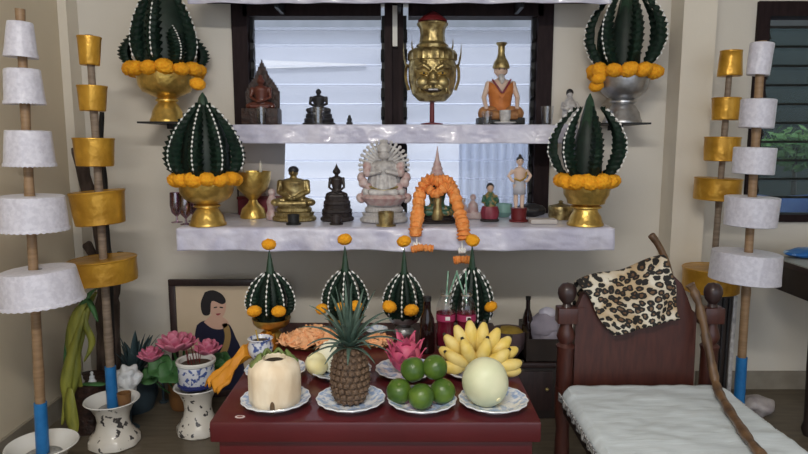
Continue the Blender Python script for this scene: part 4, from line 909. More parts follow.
MB().ball((0, .8 * s, 34.2 * s), (3.9 * s, 3.8 * s, 4.3 * s), 3).build('hair', M['bronze'], t)
t, s = stat(503, 2.82, Z1, 'pale teal glass dish behind the two small painted figurines', 'glass_dish', 'dish')
MB().lathe([(.001, 0), (6 * s, 0), (10 * s, 5 * s), (9 * s, 13 * s), (8.3 * s, 13 * s), (8.8 * s, 5.5 * s), (.001, 2 * s)], 24).build('dish_body', M['teal'], t)

# boy figure with hands on hips
t, s = stat(519, 2.66, Z1, 'bare-chested standing boy figurine, hands on hips, on a red base', 'boy_figurine', 'figurine')
MB().lathe([(.001, 0), (9.5 * s, 0), (9.5 * s, 1.5 * s), (7.5 * s, 2.2 * s), (7.8 * s, 12 * s), (8.4 * s, 13.5 * s), (.001, 14 * s)], 24).build('red_base', M['redpaint'], t)
b = MB(); z0 = 13 * s
for k in (-1, 1):
    b.tube([(k * 3.0 * s, 0, z0 + 1.5 * s), (k * 3.2 * s, .3 * s, z0 + 8 * s), (k * 3.3 * s, 0, z0 + 14 * s), (k * 3.4 * s, 0, z0 + 24 * s)], [1.7 * s, 2.3 * s, 2.2 * s, 3.3 * s], 10); b.ball((k * 3.2 * s, -1.5 * s, z0 + 1.1 * s), (1.7 * s, 3 * s, 1.2 * s), 2)
    b.tube([(k * 6.2 * s, 0, z0 + 38 * s), (k * 9 * s, .5 * s, z0 + 34.5 * s), (k * 11 * s, 0, z0 + 32.5 * s), (k * 8 * s, -1.5 * s, z0 + 28 * s), (k * 5.6 * s, -2 * s, z0 + 26.5 * s)], [2.1 * s, 1.9 * s, 1.7 * s, 1.5 * s, 1.4 * s], 8)
b.lathe([(4.6 * s, z0 + 21 * s), (5.0 * s, z0 + 25 * s), (4.7 * s, z0 + 29 * s), (5.9 * s, z0 + 34 * s), (6.8 * s, z0 + 37.5 * s), (4.5 * s, z0 + 40 * s), (1.8 * s, z0 + 41 * s), (1.7 * s, z0 + 44 * s)], 20, fn=lambda r, z, a: (r * (1 - .30 * abs(sin(a))), z))
b.ball((0, -.2 * s, z0 + 46.5 * s), (3.3 * s, 3.6 * s, 4.1 * s), 3); b.ball((0, -3.7 * s, z0 + 46 * s), (.5 * s, .7 * s, 1.0 * s), 2)
for k in (-1, 1): b.ball((k * 3.3 * s, 0, z0 + 46.3 * s), (.6 * s, .9 * s, 1.4 * s), 2)
b.build('body', M['paleskin'], t, remesh=.0016)
MB().lathe([(6.2 * s, z0 + 14 * s), (6.0 * s, z0 + 20 * s), (5.4 * s, z0 + 27 * s), (5.0 * s, z0 + 27.5 * s)], 24, fn=lambda r, z, a: (r * (1 - .25 * abs(sin(a)) + .03 * cos(9 * a)), z), capb=False, capt=False).build('shorts', M['greyshorts'], t, solid=.002)
MB().tube([(-6 * s, -3.0 * s, z0 + 30 * s), (0, -4.6 * s, z0 + 27.5 * s), (5.5 * s, -4 * s, z0 + 31 * s), (6.5 * s, -1 * s, z0 + 36 * s)], 1.0 * s, 7).build('gilt_sash', M['gold'], t)
MB().ball((0, .6 * s, z0 + 48.2 * s), (3.7 * s, 3.7 * s, 3.4 * s), 3).ball((0, 0, z0 + 52.2 * s), (1.8 * s, 1.8 * s, 1.6 * s), 2).build('hair', M['bronze'], t, remesh=.0012)
for k in (-1, 1): MB().ball((0, 0, 0), (.6 * s, .4 * s, .4 * s), 2).build('eye', M['black'], t, loc=(k * 1.3 * s, -3.6 * s, z0 + 47.2 * s))

t, s = stat(531, 2.84, Z1, 'dark folded cloth bundle behind the boy figurine', 'cloth_bundle', 'cloth')
MB().ball((0, 0, 6 * s), (15 * s, 9 * s, 7 * s), 3, disp=.008, dscale=40).build('bundle', M['bronze'], t)
t, s = stat(543, 2.60, Z1, 'flat pale wooden slab lying on the shelf by the boy figurine', 'flat_slab', 'slab')
MB().box((0, 0, 2.2 * s), (26 * s, 16 * s, 4.4 * s), bevel=.002).build('slab', M['greyboard'], t)
t, s = stat(561, 2.74, Z1, 'small round gilt box with lid behind the shelf end bowl', 'gilt_box', 'box')
MB().lathe([(.001, 0), (11 * s, 0), (12 * s, 3 * s), (12 * s, 10 * s), (.001, 10 * s)], 28).build('box_body', M['oldgold'], t)
MB().lathe([(12.4 * s, 10 * s), (12 * s, 13 * s), (4 * s, 15 * s), (2 * s, 16 * s), (2.4 * s, 18 * s), (.001, 19 * s)], 28).build('lid', M['oldgold'], t)

# ================================================================== CEREMONIAL POLES WITH CLOTH TIERS
def pole(base, top, r0, r1, tiers, tm, pm, wrap, lab, zwrap=(0, 0), hem=False, seed=0):
    """base, top: points; tiers: (px, ytop, ybot, wtop, wbot, tilt) in pixels"""
    base = Vector(base); top = Vector(top); t = thing('ceremonial_pole', lab, 'ceremonial pole', base, 0, 'tiered ceremonial poles')
    L = top - base; N = 30; rnd = random.Random(seed)
    pts = [L * (i / N) for i in range(N + 1)]; rad = [lerp(r0, r1, i / N) * (1.12 if i % 6 == 0 else 1.0) for i in range(N + 1)]
    MB().tube(pts, rad, 14).build('bamboo_stem', pm, t)
    if wrap: MB().tube([L * (zwrap[0] / L.z), L * (zwrap[1] / L.z)], [r0 * 1.28, r0 * 1.24], 16).build('blue_wrap', M['blue'], t, angle=30)
    for k, (px, ya, yb, wa, wb, tilt) in enumerate(tiers):
        f = 0.5
        for _ in range(4):
            c = base + L * f; z = aty(px, (ya + yb) / 2, c.y).z; f = (z - base.z) / L.z
        c = base + L * f; s = mpp(c); h = (yb - ya) * s; ra = wa * .465 * s; rb = wb * .465 * s; x = aty(px, (ya + yb) / 2, c.y).x
        sd = rnd.random() * 20
        # the cloth drum, closed on top, wrinkled
        def fn(r, z, a): return (r * (1 + .035 * noise.noise(Vector((cos(a) * 2.2 + sd, sin(a) * 2.2, z * 9))) + .012 * noise.noise(Vector((cos(a) * 9, sin(a) * 9 + sd, z * 40)))), z)
        prof = [(r0 * .8, h * .47), (ra * .55, h * .49), (ra * .93, h * .485), (ra, h * .46), (lerp(ra, rb, .25), h * .25), (lerp(ra, rb, .5), 0), (lerp(ra, rb, .75), -h * .25), (rb, -h * .44)]
        b = MB().lathe(prof + [(rb * 1.0, -h * .48), (rb * .96, -h * .5), (r0 * .8, -h * .48)], 56, fn=fn, capb=False, capt=False)
        o = b.build('cloth_tier', tm, t, angle=50, rot=(0, radians(tilt), 0)); o.location = Vector((x, c.y, c.z)) - base
        if hem:
            hb = MB().lathe([(rb * 1.005, -h * .40), (rb * 1.03, -h * .44), (rb * 1.03, -h * .50), (rb * 1.01, -h * .50), (rb * 1.0, -h * .44)], 72, fn=lambda r, z, a: (r * (1 + .006 * cos(36 * a)), z + .0018 * cos(36 * a) * (z < -h * .47)), capb=False, capt=False)
            hb.build('lace_hem', M['brocade'], o)
        elif tm is M['goldcloth']:
            hb = MB().lathe([(ra * 1.012, h * .43), (ra * 1.03, h * .47), (ra * 1.012, h * .5), (ra * .97, h * .48)], 56, fn=fn, capb=False, capt=False); hb.build('tier_rim', tm, o)
    return t
ZS = 0.146
b1 = atz(43, 455, ZS); t1 = aty(20, 9, b1.y)
pole(b1, t1, .0165, .0135, ((20.5, 22, 57, 25, 33, 3), (23.5, 69, 104, 35, 40, 0), (29, 130, 166, 45, 50, 1), (33, 195, 230, 64, 68, 1), (40, 268, 303, 74, 84, -3)), M['brocade'], M['bamboo'], True,
     'ceremonial pole with white brocade tiers by the cream side wall, in a white stand', (0.01, .19), True, 1)
b2 = atz(113, 409, ZS); t2 = aty(89, 35, b2.y)
pole(b2, t2, .017, .013, ((89.5, 37, 65, 24, 20, 2), (92.5, 86, 111, 30, 26, 1), (94.5, 138, 166, 41, 38, 1), (98.5, 191, 224, 56, 50, -4), (103.5, 258, 282, 68, 66, -3)), M['goldcloth'], M['greybamboo'], True,
     'ceremonial pole with gold cloth tiers standing beside the driftwood', (0.01, .18), False, 2)
b3 = Vector((aty(711, 280, 2.70).x, 2.70, 0.002)); t3 = aty(731, 52, 2.70)
pole(b3, t3, .015, .012, ((730.5, 51, 76, 22, 25, 0), (726, 98, 120, 29, 27, 1), (722, 137, 161, 36, 35, 1), (717.5, 178, 200, 48, 46, 2), (711, 267, 291, 58, 56, 0)), M['goldcloth'], M['greybamboo'], False,
     'ceremonial pole with gold cloth tiers standing before the column', (0, 0), False, 3)
b4 = Vector((aty(740, 395, 2.40).x, 2.40, 0.002)); t4 = aty(762, 41, 2.40)
pole(b4, t4, .0165, .015, ((760, 43, 75, 24, 23, 4), (757.5, 99, 128, 35, 34, 2), (754, 147, 174, 42, 41, 2), (751, 196, 226, 54, 52, 2), (745.5, 251, 281, 68, 71, 3)), M['brocade'], M['bamboo'], True,
     'ceremonial pole with white brocade tiers beside the dark louvre window', (.10, .37), False, 4)

# ceramic stands
def ceramic_stand(p, r, h, lab):
    t = thing('ceramic_stand', lab, 'ceramic stand', p, random.random() * 6, 'flared porcelain stands')
    MB().lathe([(.001, 0), (r * .88, 0), (r * .95, .006), (r * .94, .030), (r * .82, .045), (r * .66, h * .35), (r * .58, h * .52), (r * .62, h * .68), (r * .78, h * .86), (r * .98, h * .97)], 48, fn=lambda rr, z, a: (rr * (1 + (.02 * cos(9 * a) if z < .035 else 0)), z), capt=False).build('painted_body', M['stand'], t)
    MB().lathe([(r * .97, h * .965), (r * 1.02, h * .985), (r * 1.0, h), (r * .93, h * .99), (r * .78, h * .88), (r * .55, h * .78), (.001, h * .76)], 48, capb=False, capt=False).build('glazed_rim', M['porcelain'], t)
    MB().lathe([(.001, h * .765), (r * .58, h * .765), (r * .5, h * .80), (.001, h * .80)], 24).build('gravel_fill', M['gravel'], t)
    return t
H1 = .19
q = atz(43, 452, H1 - .01); ceramic_stand((b1.x, b1.y, 0), 33.5 * mpp(q), H1, 'flared white porcelain stand holding the white-tiered pole')
ceramic_stand((b2.x - .002, b2.y, 0), .104, H1, 'flared white porcelain stand holding the gold-tiered pole')
q = atz(197, 385, .205); ceramic_stand((q.x, q.y, 0), .094, .205, 'flared white porcelain stand under the blue and white incense pot')
# incense pot on the third stand
t = thing('incense_pot', 'blue and white porcelain pot of incense stubs on a flared stand', 'incense pot', (q.x, q.y, .206))
MB().lathe([(.001, 0), (.074, 0), (.078, .006), (.078, .014), (.072, .018)], 40, capt=False).build('foot_ring', M['cobalt'], t)
MB().lathe([(.070, .016), (.073, .020), (.0735, .090), (.070, .096)], 40, capb=False, capt=False).build('painted_body', M['bluewhite'], t)
MB().lathe([(.0725, .092), (.080, .098), (.081, .108), (.077, .113), (.068, .110), (.066, .090), (.001, .088)], 40, capb=False, capt=False).build('white_rim', M['porcelain'], t)
MB().lathe([(.001, .089), (.0655, .091), (.03, .097), (.001, .098)], 24).build('ash', M['soil'], t)
rnd = random.Random(9)
for k in range(9):
    x, y = rnd.uniform(-.035, .035), rnd.uniform(-.035, .035); MB().tube([(x, y, .09), (x * 1.3 + rnd.uniform(-.01, .01), y * 1.2, .13 + rnd.random() * .035)], .0017, 6).build('incense_stub', M['redpaint'], t)
# wooden cup on the second stand's rim
t = thing('wooden_cup', 'small brown wooden cup sitting in the gold-tiered pole stand', 'cup', (b2.x + .058, b2.y - .02, .178))
MB().lathe([(.001, 0), (.024, 0), (.027, .045), (.023, .045), (.020, .008), (.001, .008)], 24).build('cup_body', M['woodblock'], t)

# ================================================================== CORNER BEHIND THE POLES: DRIFTWOOD, LEAVES, FLOWERS, PORTRAIT
YD = 2.66
t = thing('driftwood', 'tall dark driftwood trunk leaning in the corner behind the gold pole', 'driftwood', (aty(100, 380, YD).x, YD, 0))
o0 = t.location
def P(px, py, Y=YD): return aty(px, py, Y) - o0
base = P(100, 380); base.z = 0.0
MB().tube(catmull([base, P(100, 350), P(98, 300), P(96, 262), P(90, 220), P(77, 185), P(68, 148)], 5), [.052] * 5 + [.048] * 5 + [.040] * 5 + [.034] * 5 + [.030] * 5 + [.028] * 5 + [.026], 12).noise(.010, 14).build('trunk', M['bark'], t)
MB().tube(catmull([P(96, 290), P(86, 262), P(76, 246)], 5), [.024] * 5 + [.02] * 5 + [.014], 10).noise(.005, 20).build('branch', M['bark'], t)
MB().tube(catmull([P(98, 320), P(108, 290), P(112, 255)], 5), [.024] * 5 + [.018] * 5 + [.012], 10).noise(.005, 20).build('branch', M['bark'], t)
t = thing('black_rod', 'thin crooked black rod standing against the gold-tiered pole', 'rod', (aty(114, 392, 2.56).x, 2.56, 0)); o0 = t.location
bs = P(114, 392, 2.56); bs.z = .002
MB().tube(catmull([bs, P(112, 340, 2.56), P(110, 280, 2.56), P(106, 220, 2.56), P(105, 180, 2.56), P(101, 150, 2.56), P(102, 112, 2.56)], 5), [.012] * 15 + [.010] * 15 + [.009], 9).build('rod_body', M['black'], t)
# wooden pedestal with figurines
q = aty(92, 385, 2.56); t = thing('tree_stump', 'dark tree stump pedestal behind the gold pole stand', 'stump', (q.x - .02, 2.585, 0))
zst = aty(92, 386, 2.5).z
MB().lathe([(.001, 0), (.100, 0), (.095, .03), (.085, zst * .6), (.100, zst), (.001, zst)], 24, fn=lambda r, z, a: (r * (1 + .08 * noise.noise(Vector((cos(a) * 3, sin(a) * 3, z * 5)))), z)).build('trunk', M['rosewood'], t)
bpy.data.objects['driftwood'].location.y += .08
for px, py, m, lab in ((80, 384, 'ivory', 'tiny white figurine at the outer edge of the dark stump'), (92, 386, 'whitelace', 'tiny pale figurine standing on the green leaf plate')):
    a = aty(px, py, 2.53); t = thing('figurine', lab, 'figurine', (a.x, 2.535, zst), 0, 'tiny figurines on the stump')
    bb = MB().lathe([(.001, 0), (.016, 0), (.017, .006), (.010, .018), (.011, .028), (.004, .036), (.001, .037)], 14); bb.ball((0, 0, .042), (.0075, .0075, .009), 2); bb.build('body', M[m], t, remesh=.0016)
a = aty(97, 389, 2.50); t = thing('leaf_plate', 'bright green leaf plate lying on the dark stump', 'plate', (a.x - .01, 2.505, zst))
MB().ball((0, 0, .006), (.055, .018, .006), 3, disp=.004, dscale=30).build('leaf_blade', M['greenleaf'], t)
# yellow-green strap leaves
t = thing('strap_leaf_plant', 'yellow-green strap leaves trailing down beside the cream wall', 'plant', (aty(78, 380, 2.46).x, 2.50, 0)); o0 = t.location
def strap(pts, w, m, name='strap_leaf'):
    pts = catmull(pts, 6); n = len(pts); b = MB(); rows = []
    for i, p in enumerate(pts):
        u = i / (n - 1); ww = w * (sin(pi * min(1, .12 + .86 * u)) ** .6); d = Vector((1, .35, 0)).normalized() if i % 1 == 0 else 0
        tw = Vector((cos(u * 1.6 - .6), sin(u * 1.6 - .6) * .6, .1 * sin(u * 9)))
        rows.append([b.bm.verts.new(q) for q in (p - tw * ww, p + Vector((0, -.25 * ww, 0)), p + tw * ww)])
    for q, c in zip(rows, rows[1:]):
        for k in range(2): b.bm.faces.new((q[k], q[k + 1], c[k + 1], c[k]))
    return b.build(name, m, t, solid=.002)
def PP(px, py, Y): return aty(px, py, Y) - o0
rt = Vector((0, 0.03, 0.0))
strap([PP(84, 310, 2.46), PP(74, 345, 2.44), PP(66, 380, 2.42), PP(67, 400, 2.42), PP(62, 425, 2.40)], .022, M['yellowleaf'])
strap([PP(90, 296, 2.5), PP(78, 312, 2.46), PP(72, 340, 2.45), PP(76, 372, 2.44), PP(72, 398, 2.44)], .026, M['yellowleaf'])
strap([PP(70, 388, 2.40), PP(70, 405, 2.39), PP(73, 424, 2.38), PP(76, 433, 2.37)], .026, M['yellowleaf'])
strap([PP(96, 292, 2.52), PP(84, 318, 2.47), PP(92, 342, 2.47), PP(84, 362, 2.46)], .016, M['yellowleaf'])
strap([PP(76, 300, 2.5), PP(88, 300, 2.47), PP(98, 322, 2.45)], .014, M['greenleaf'])
strap([PP(98, 288, 2.52), PP(88, 296, 2.48), PP(70, 330, 2.46), PP(64, 366, 2.44)], .012, M['greenleaf'])
MB().tube(catmull([rt, PP(78, 370, 2.49), PP(84, 330, 2.49), PP(92, 294, 2.51)], 5), .010, 8).build('stem', M['yellowleaf'], t)
# portrait
zp = aty(404, 279, 2.88).z; xa = aty(170, 300, 2.88).x; xb = aty(287, 300, 2.88).x; zb = 0.012; cx = (xa + xb) / 2
t = thing('portrait_picture', 'framed portrait of a person in navy dress with gold sash, leaning by the wall', 'picture', (cx, 2.875, zb))
w = (xb - xa) / 2; hh = zp - zb; fw = 6.5 * mpp((cx, 2.88, .4))
for nm, c, sz in (('frame_bar', (0, 0, hh - fw / 2), (2 * w, .022, fw)), ('frame_bar', (0, 0, fw / 2), (2 * w, .022, fw)), ('frame_bar', (-w + fw / 2, 0, hh / 2), (fw, .022, hh - 2 * fw)), ('frame_bar', (w - fw / 2, 0, hh / 2), (fw, .022, hh - 2 * fw))):
    MB().box(c, sz, bevel=.003).build(nm, M['darkwood'], t, angle=30)
MB().box((0, .003, hh / 2), (2 * w - 2 * fw, .008, hh - 2 * fw)).build('picture_ground', M['picture'], t, smooth=False)
def flat(poly, m, name, y, smooth_it=True):
    L3 = [Vector((aty(px, py, 2.874).x - cx, 0, aty(px, py, 2.874).z - zb)) for px, py in poly]
    L3 = catmull(L3 + [L3[0]], 4)[:-1]
    b = MB(); b.prism([(v.x, v.z) for v in L3], y - .0006, y); b.build(name, m, t, smooth=False)
flat([(197, 325), (203, 321), (214, 320), (228, 323), (236, 338), (241, 352), (243, 392), (190, 392), (196, 350), (195, 335)], M['pdress'], 'painted_dress', -.0016)
flat([(204, 322), (212, 315), (221, 316), (229, 323), (222, 329), (212, 328)], M['pskin'], 'painted_neck', -.0024)
flat([(205, 292), (213, 290), (222, 294), (226, 301), (222, 304), (212, 301), (210, 314), (203, 314), (201, 303)], M['phair'], 'painted_hair', -.0040)
flat([(211, 300), (219, 298), (225, 302), (226, 309), (223, 316), (217, 319), (212, 315), (210, 307)], M['pskin'], 'painted_face', -.0032)
flat([(222, 324), (228, 324), (231, 336), (228, 350), (222, 358), (216, 360), (222, 348), (225, 336)], M['psash'], 'painted_sash', -.0024)
flat([(195, 341), (199, 338), (201, 352), (206, 362), (200, 364), (194, 354)], M['pskin'], 'painted_arm', -.0024)
flat([(214, 307), (217, 306.4), (217, 307.6), (214, 308)], M['phair'], 'painted_eye', -.0038); flat([(220, 306.4), (223, 307), (223, 308), (220, 307.6)], M['phair'], 'painted_eye', -.0038)
flat([(216, 313.4), (221, 313.2), (219, 315), (217, 315)], M['plip'], 'painted_lips', -.0038)
# lotus flowers in a brown pot
q = aty(175, 420, 2.66); t = thing('lotus_pot', 'orange-brown pot of pink lotus flowers beside the portrait', 'potted flowers', (q.x, 2.775, 0)); o0 = t.location
zt_ = aty(175, 388, 2.62).z
MB().lathe([(.001, 0), (.052, 0), (.060, .02), (.066, zt_ * .8), (.070, zt_), (.062, zt_), (.058, .05), (.001, .05)], 32).build('pot', M['brownpot'], t)
def lotus(px, py, Y, r):
    c = aty(px, py, Y) - o0; st = MB().tube(catmull([(0, 0, .06), (c.x * .4, c.y * .4, c.z * .6), c], 5), .005, 7).build('flower_stem', M['greenleaf'], t)
    pm = MB().ball((0, 0, r * .62), (r * .36, r * .12, r * .66), 3).mesh('petal')
    for ring, (n, tilt) in enumerate(((7, .95), (6, .55), (4, .2))):
        for k in range(n): obj('petal', pm, M['lotus'], st, c, Euler((tilt, 0, 2 * pi * (k + ring * .5) / n), 'XYZ'))
lotus(151, 362, 2.62, .055); lotus(174, 352, 2.60, .072); lotus(184, 350, 2.64, .062); lotus(208, 356, 2.62, .060)
def round_leaf(px, py, Y, r, rx, rz, m='greenleaf', par=None):
    c = aty(px, py, Y) - o0
    l = MB().tube(catmull([(0, 0, .06), (c.x * .5, c.y * .5, c.z * .5), c], 4), .004, 6).build('leaf_stem', M[m], t)
    MB().lathe([(.0008, -.012), (r * .5, -.004), (r * .85, .004), (r, .002)], 24, fn=lambda rr, z, a: (rr * (1 + .06 * cos(5 * a)), z + .010 * sin(3 * a) * rr / r), capb=False, capt=False).build('leaf_blade', M[m], l, loc=c, rot=(rx, 0, rz), solid=.0015)
for a in ((160, 366, 2.60, .055, .8, 0), (172, 372, 2.58, .06, .7, .3), (150, 376, 2.66, .05, .6, -.4), (186, 366, 2.63, .05, .9, .2), (214, 366, 2.70, .05, .9, .5), (222, 360, 2.72, .04, 1.0, 0), (196, 362, 2.72, .05, .9, 0)): round_leaf(*a)
# blue-green plant in a dark pot
q = aty(133, 400, 2.74); t = thing('dark_potted_plant', 'dim blue-green plant in a dark pot against the wall', 'potted plant', (q.x, 2.76, 0)); o0 = t.location
MB().lathe([(.001, 0), (.08, 0), (.10, .06), (.105, .16), (.095, .16), (.09, .05), (.001, .05)], 32).build('pot', M['darkpot'], t)
rnd = random.Random(12)
for k in range(34):
    a = rnd.random() * 6.28; el = rnd.uniform(.15, 1.0); L = rnd.uniform(.12, .26); b = MB(); rows = []
    for i in range(7):
        u = i / 6; wv = .020 * sin(pi * min(1, .1 + .9 * u)) + .0006; r = L * sin(el) * u * .75; z = .15 + L * cos(el) * u * 1.2 - .05 * u * u
        rows.append([b.bm.verts.new(v) for v in ((r, -wv, z + .15 * wv), (r, 0, z), (r, wv, z + .15 * wv))])
    for p_, c in zip(rows, rows[1:]):
        for j in range(2): b.bm.faces.new((p_[j], p_[j + 1], c[j + 1], c[j]))
    b.build('leaf_blade', M['blueleaf'], t, solid=.0012, rot=(0, 0, a))
# white lace flower by the gold pole
q = aty(127, 392, 2.55); t = thing('lace_ornament', 'white frilly lace ornament behind the gold-tiered pole stand', 'ornament', (q.x, 2.56, 0)); zz = aty(127, 380, 2.55).z
MB().tube([(0, 0, 0), (0, 0, zz - .03)], .010, 8).lathe([(.001, 0), (.04, 0), (.03, .01), (.001, .012)], 20).build('foot', M['darkpot'], t)
MB().ball((0, 0, zz), (.058, .045, .060), 4, disp=.022, dscale=34).build('lace_head', M['whitelace'], t)
# crystal ball on a finial
q = aty(161, 342, 2.825); t = thing('crystal_ball_stand', 'small crystal ball on a slim dark stand beside the portrait', 'crystal ball', (q.x - .004, 2.83, 0))
MB().lathe([(.001, 0), (.02, 0), (.02, .006), (.006, .012), (.005, q.z - .03), (.014, q.z - .022), (.001, q.z - .020)], 16).build('stem', M['darkpot'], t)
MB().ball((0, 0, q.z), .026, 3).build('ball', M['crystal'], t)

# ================================================================== LOW CABINET, BOWL, CRATE AND CLOTH BEHIND THE TABLE
zc = .26
t = thing('low_cabinet', 'low dark wooden cabinet against the wall behind the chair', 'cabinet', (.66, 2.80, 0))
MB().box((0, 0, zc / 2), (.54, .30, zc - .0), bevel=.004).build('cabinet_body', M['blackwood'], t, angle=30)
MB().box((0, -.004, zc - .011), (.56, .32, .022), bevel=.004).build('cabinet_top', M['darkwood'], t, angle=30)
for x in (-.135, .135):
    d_ = MB().box((x, -.153, .13), (.25, .008, .18), bevel=.003).build('door', M['darkwood'], t, angle=30)
    MB().ball((x * .25, -.162, .14), .009, 2).build('knob', M['oldgold'], d_)
q = aty(509, 345, 2.74); t = thing('purple_bowl', 'purple-brown bowl with yellow filling behind the bananas', 'bowl', (q.x, 2.75, zc)); s = mpp((q.x, 2.75, zc))
MB().lathe([(.001, 0), (10 * s, 0), (15 * s, 8 * s), (17.5 * s, 20 * s), (17.5 * s, 26 * s), (16 * s, 26 * s), (15.5 * s, 20 * s), (.001, 16 * s)], 36).build('bowl_body', M['purplebowl'], t)
MB().lathe([(.001, 18 * s), (15.6 * s, 22 * s), (11 * s, 27 * s), (.001, 29 * s)], 28).build('yellow_filling', M['yellowfill'], t)
q = aty(546, 360, 2.72); s = mpp((q.x, 2.74, zc)); t = thing('open_crate', 'open dark wooden crate holding a bottle and lilac cloth', 'crate', (q.x, 2.76, zc))
for c, sz in (((-21 * s, 0, 15 * s), (.012, .20, 30 * s)), ((21 * s, 0, 15 * s), (.012, .20, 30 * s)), ((0, .096, 15 * s), (40 * s, .010, 30 * s)), ((0, -.096, 11 * s), (40 * s, .010, 22 * s)), ((0, 0, .006), (40 * s, .19, .010))):
    MB().box(c, sz, bevel=.002).build('board', M['blackwood'], t, smooth=False)
q2 = aty(528, 340, 2.74); t = thing('tall_dark_bottle', 'tall dark bottle standing in the open crate beside lilac cloth', 'bottle', (q2.x, 2.76, zc + .012)); hb = aty(527, 297, 2.74).z - zc - .012
MB().lathe([(.001, 0), (.022, 0), (.025, .006), (.025, hb * .55), (.018, hb * .68), (.010, hb * .78), (.0095, hb * .96), (.001, hb * .96)], 24).build('glass_body', M['bottleglass'], t)
MB().lathe([(.011, hb * .93), (.012, hb * .99), (.001, hb)], 16).build('cap', M['black'], t)
q3 = aty(546, 330, 2.73); s = mpp(q3); t = thing('lilac_cloth', 'x', 'cloth', (q3.x, 2.76, zc + .012)); o = t
b = MB().ball((0, 0, 22 * s), (16 * s, 14 * s, 22 * s), 4); b.noise(.020, 14, 2.0); b.noise(.008, 40, 5.0)
cl = b.build('cloth_bundle', M['lilac'], t)
b = MB().ball((4 * s, -10 * s, 14 * s), (10 * s, 7 * s, 15 * s), 4); b.noise(.012, 22, 8.0); b.build('cloth_fold', M['lilac'], t)
tag(t, 'crumpled lilac-grey cloth heaped in the open crate by the chair', 'cloth')
cloth_c = MB().ball((0, 0, 0), (9 * s, 6 * s, 6 * s), 3, disp=.006, dscale=40)
q4 = aty(549, 314, 2.73); cloth_c.build('cloth_tip', M['satin'], t, loc=(q4.x - q3.x, -.01, q4.z - zc - .012))

# ================================================================== CHAIR WITH LEOPARD CLOTH
t = thing('wooden_chair', 'red-brown carved wooden chair with turned posts and white seat cloth', 'chair', (.745, 1.66, 0))
CX, CY = .745, 1.66
MB().box((0, -.02, .425), (.50, .50, .04), bevel=.006).build('seat', M['redwood'], t, angle=30)
arch = [(-.205, .44), (-.205, .69), (-.185, .745), (-.13, .772), (-.05, .797), (.03, .812), (.09, .808), (.122, .778), (.142, .735), (.158, .695), (.175, .68), (.178, .44)]
MB().prism(arch, .262, .290).build('backrest', M['redwood'], t, smooth=False)
def post(x, y, lab=None):
    p = MB().lathe([(.026, 0), (.026, .10), (.020, .12), (.027, .16), (.021, .30), (.028, .36), (.028, .44)], 20).build('rear_post', M['redwood'], t, loc=(x, y, 0), angle=50)
    MB().lathe([(.026, .44), (.026, .56), (.030, .575), (.020, .585), (.029, .605), (.024, .625), (.019, .64), (.019, .652)], 20).build('turned_section', M['redwood'], p, angle=50)
    MB().box((0, 0, .6765), (.062, .050, .052), bevel=.005).build('post_block', M['redwood'], p, angle=30)
    MB().lathe([(.018, .700), (.012, .712), (.024, .728), (.029, .746), (.027, .762), (.018, .775), (.001, .780)], 20, fn=lambda r, z, a: (r * (1 + .05 * cos(6 * a)), z)).build('finial', M['darkwood'], p)
post(-.232, .272); post(.226, .272)
MB().box((-.20, .272, .676), (.04, .03, .05)).build('back_rail', M['redwood'], t, smooth=False)
MB().box((.20, .272, .676), (.04, .03, .05)).build('back_rail', M['redwood'], t, smooth=False)
for x in (-.225, .225):
    MB().lathe([(.024, 0), (.020, .05), (.028, .12), (.022, .26), (.030, .34), (.030, .405)], 18).build('front_leg', M['blackwood'], t, loc=(x, -.235, 0))
    MB().box((x, .02, .385), (.028, .48, .05), bevel=.004).build('side_rail', M['blackwood'], t, angle=30)
MB().box((0, -.24, .385), (.43, .028, .05), bevel=.004).build('front_rail', M['blackwood'], t, angle=30)
# seat cloth with patterned edge
def seatf(u, v):
    x = lerp(-.262, .262, u); y = lerp(-.275, .215, v); e = min(u, 1 - u, v * 1.0) ; z = .452 + .006 * noise.noise(Vector((x * 6, y * 12, 0))) + .004 * noise.noise(Vector((x * 20, y * 30, 4)))
    ed = max(0, 1 - min(u, 1 - u) / .05, 1 - v / .05); z += .010 - .034 * ed ** 2
    cr = .035
    if v > .93: x *= 1 - .10 * ((v - .93) / .07) ** 2
    return Vector((x, y, z))
c = thing('seat_cloth', 'white quilted cloth with grey lace edge covering the chair seat', 'cloth', (CX, CY, 0))
MB().grid(seatf, 50, 50).build('cloth_sheet', M['whitecloth'], c, solid=.008)
for sx in (-1, 1):
    MB().grid(lambda u, v: Vector((sx * (.264 + .004 * sin(u * 60) * v), lerp(-.275, .21, u), .446 - .022 * v)), 60, 4).build('lace_edge', M['lace'], c, solid=.003)
# leopard cloth draped over the chair back
tl, tr, br, bl = aty(579, 284, 1.908), aty(668, 259, 1.908), aty(679, 318, 1.905), aty(611, 334, 1.905)
def atop(x):
    x -= CX
    for (x0, z0), (x1, z1) in zip(arch[1:], arch[2:]):
        if x0 <= x <= x1 and x1 > x0: return lerp(z0, z1, (x - x0) / (x1 - x0))
    return .70
def leo(u, v):
    top = tl.lerp(tr, u); bot = bl.lerp(br, u); zt = max(atop(top.x) + .010, top.z - .004 + .006 * sin(u * 9))
    if v < .30:
        q = v / .30; y = lerp(CY + .318, CY + .300, q); z = zt - .14 * (1 - q); return Vector((top.x, y + .006 * sin(u * 14), z))
    if v < .38:
        q = (v - .30) / .08; return Vector((top.x, lerp(CY + .300, CY + .250, q), zt + .008 * sin(pi * q)))
    q = (v - .38) / .62; x = lerp(top.x, bot.x, q); z = lerp(zt, bot.z, q)
    return Vector((x + .006 * sin(q * 7 + u * 5), CY + .248 - .006 - .012 * q + .006 * sin(u * 13 + q * 3) * q - .004 * noise.noise(Vector((u * 9, q * 9, 0))), z))
lc = MB().grid(leo, 48, 48, uv=(.36, .48)).build('leopard_cloth', M['leopard'], solid=.004)
